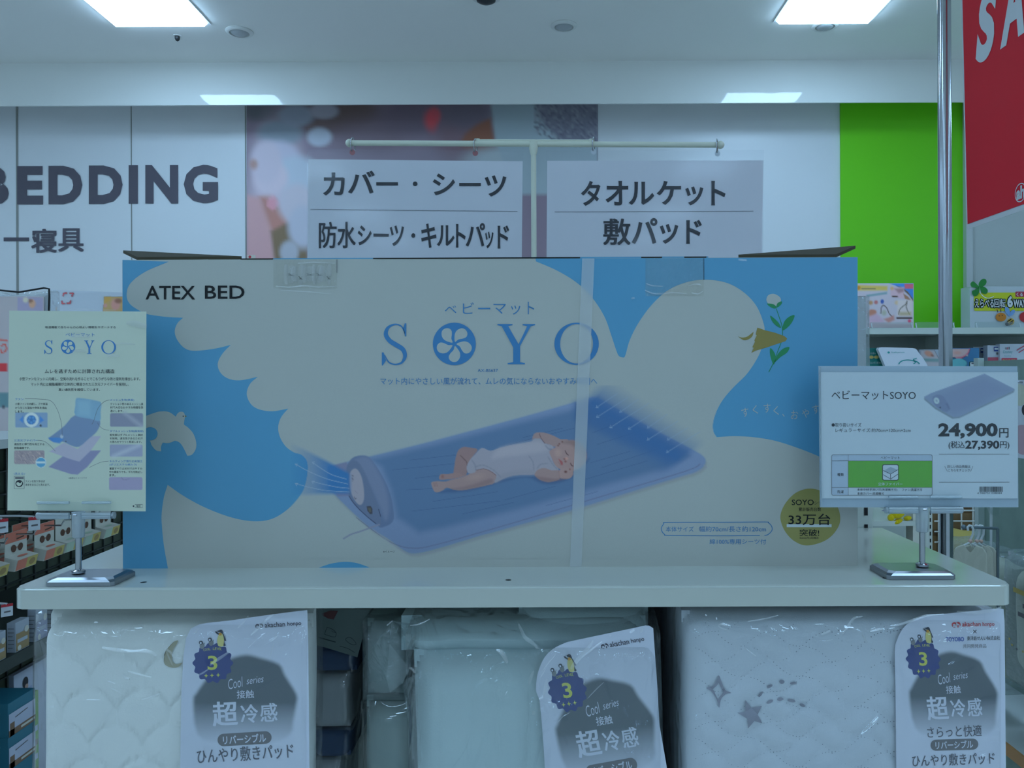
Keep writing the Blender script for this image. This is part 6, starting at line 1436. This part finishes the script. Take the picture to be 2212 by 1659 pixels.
for k, (px, dd, lb) in enumerate(((2098, 2.02, 'cream baby top in a clear cover, front one on the rail'), (2112, 2.06, 'cream baby top in a clear cover, middle one on the rail'), (2121, 2.10, 'cream baby top in a clear cover, rearmost on the rail'))):
    s = dd/F; c = P(px, 1140, dd)
    hg = thing('baby_hanger', 'white hanger with a pink bead of the ' + lb.split(' in a')[0] + ', ' + lb.split(', ')[1], 'hanger', P(px, 1172, dd), 'hangers on the garment rail')
    q = lambda x, y: P(px+x, y, dd)
    obj('hook', tube(bmesh.new(), [q(-7, 1146), q(-8, 1139), q(-4, 1135), q(1, 1136), q(4, 1143), q(3.5, 1154), q(-1, 1164), q(-3, 1171)], .0028, 8), WHP, hg, smooth=True)
    obj('bead', knob(q(-2, 1169), .0052), PINKB, hg, smooth=True)
    obj('arms', tube(bmesh.new(), [q(-30, 1186), q(-3, 1171.5), q(24, 1188)], .003, 8), WHP, hg, smooth=True)
    gm = thing('knitted_vest', lb, 'baby clothes', P(px, 1300, dd), 'baby tops on the garment rail')
    out = [(-36, 1186), (-30, 1180), (-14, 1176), (-10, 1190), (-2, 1197), (6, 1190), (10, 1177), (26, 1183), (34, 1196), (36, 1300), (-38, 1300), (-37, 1200)]
    bm = bmesh.new(); va = [bm.verts.new(P(px+x, y, dd-.008)) for x, y in out]; vb = [bm.verts.new(P(px+x, y, dd+.008)) for x, y in out]
    bm.faces.new(va); bm.faces.new(vb[::-1])
    for i in range(len(out)): bm.faces.new((va[i], vb[i], vb[(i+1) % len(out)], va[(i+1) % len(out)]))
    obj('top', bm, KNIT, gm, bevel=.003, smooth=False)
    bm = bmesh.new(); quad(bm, [P(px-40, 1178, dd-.013), P(px-6, 1168, dd-.013), P(px+32, 1176, dd-.013), P(px+38, 1302, dd-.013)][:4]); bm.clear()
    pts = [(-40, 1186), (-22, 1176), (-5, 1167), (14, 1173), (34, 1186), (38, 1302), (-41, 1302)]; bm.faces.new([bm.verts.new(P(px+x, y, dd-.013)) for x, y in pts]); obj('cover', bm, BAG3, gm, recalc=False)
# right-hand aisle panel with bags
RX = 1.45
RP = thing('aisle_rack', 'pale green-grey panel rack along the right edge with a wood-edged shelf', 'rack', (1.5, 2.0, 0))
obj('panel', B(RX, RX+.03, 1.0, 2.66, 0, H+.05), M('panel_sage', (150, 172, 160), .7, var=((118, 142, 132), 14)), RP)
obj('shelf_board', B(1.215, RX, 1.0, 2.66, H-.975, H-.95), M('shelf_white', (214, 220, 218), .4), RP); obj('wood_edge', B(1.208, 1.215, 1.0, 2.66, H-.978, H-.948), M('wood_edge', (196, 140, 84), .5), RP)
obj('post', B(RX-.02, RX, 2.64, 2.665, 0, H+.06), M('panel_post', (180, 196, 190), .5), RP)
t = thing('clip_strip', 'clear hanging clip strip above the baby clothes, under the price card', 'clip strip', P(2150, 1110, 2.3))
obj('strip', solid(front(2.3), [(2138, 985), (2146, 985), (2143, 1200), (2139, 1200)], .002), WHP, t); obj('clip', solid(front(2.295), [(2136, 1096), (2163, 1098), (2161, 1112), (2150, 1115), (2140, 1110)], .01), clear('divider_clear'), t)
CREAMP = M('pouch_cream', (218, 220, 198), .7, bump=(30, .4, .01))
def pouch(lb, y, z0, z1, x=1.235, grp='bagged pillows on the right rack'):
    t = thing('pillow_bag', lb, 'bag', (x+.05, y+.15, z0), grp)
    bm = padmesh(bmesh.new(), 0, .26, z0+.03, z1, 0, .09, .05, 16, 18, None, .006, y*7); bm.transform(Matrix.Translation((x, y+.27, 0))@Matrix.Rotation(-math.pi/2, 4, 'Z')); obj('pillow', bm, CREAMP, t, smooth=True)
    bm = padmesh(bmesh.new(), -.01, .27, z0, z1+.03, -.012, .11, .02, 16, 18, None, .008, y*9); bm.transform(Matrix.Translation((x, y+.27, 0))@Matrix.Rotation(-math.pi/2, 4, 'Z')); obj('bag', bm, FOLD, t, smooth=True)
    cv = Canvas(lambda u, v, l: Vector((x-.014-l*.0004, y+u, z0+v))); h = z1-z0
    for a_, b_ in ((.08, .70), (.10, .62)): cv.rect(a_, h*b_, a_+.10, h*(b_+.035), GREYINK, 1)
    cv.rect(.05, h*.56, .12, h*.60, M('pack_yellow'), 1).rect(.14, h*.80, .22, h*.84, M('pack_yellow'), 1)
    r2 = random.Random(int(y*100))
    for k in range(14): cv.ell(.02+.22*r2.random(), h*(.05+.45*r2.random()), .004, .003, (M('pack_yellow'), GREYINK)[k % 2], 1, n=8)
    cv.build('print', t)
pouch('clear bag with a printed cream pillow at the right edge beside the shelf', 1.87, H-.80, H-.49)
pouch('clear bag with a cream pillow behind the first, on the right rack', 2.20, H-.86, H-.52, 1.24)
for k, (y, z) in enumerate(((2.06, H-.484), (2.36, H-.512))):
    h_ = thing('peg_hook', 'steel peg of the right rack holding the %s pillow bag' % ('front', 'rear')[k], 'hook', (RX, y, z), 'pegs of the right rack')
    obj('prong', tube(bmesh.new(), [(RX, y, z), (1.26, y, z+.004), (1.25, y, z+.016)], .0025, 8), SILV, h_, smooth=True)
t = thing('bib_pack', 'pale hanging pack with pink and grey print right of the price card', 'pack', (1.32, 2.15, H-.12)); 
obj('card', B(1.30, 1.31, 2.12, 2.24, H-.22, H-.01), M('carton_white'), t)
cv = Canvas(lambda u, v, l: Vector((1.2995-l*.0005, 2.12+u, H-.22+v))); cv.ell(.06, .05, .05, .04, M('pack_pink', (206, 170, 178), .6), 1).ell(.05, .13, .012, .014, DARK, 1).ell(.07, .17, .03, .03, CREAMP, 1); cv.build('print', t)
h_ = thing('peg_hook', 'steel peg of the right rack holding the pale printed pack', 'hook', (RX, 2.18, H-.015), 'pegs of the right rack'); obj('prong', tube(bmesh.new(), [(RX, 2.18, H-.02), (1.28, 2.18, H-.016), (1.275, 2.18, H-.006)], .0025, 8), SILV, h_, smooth=True)
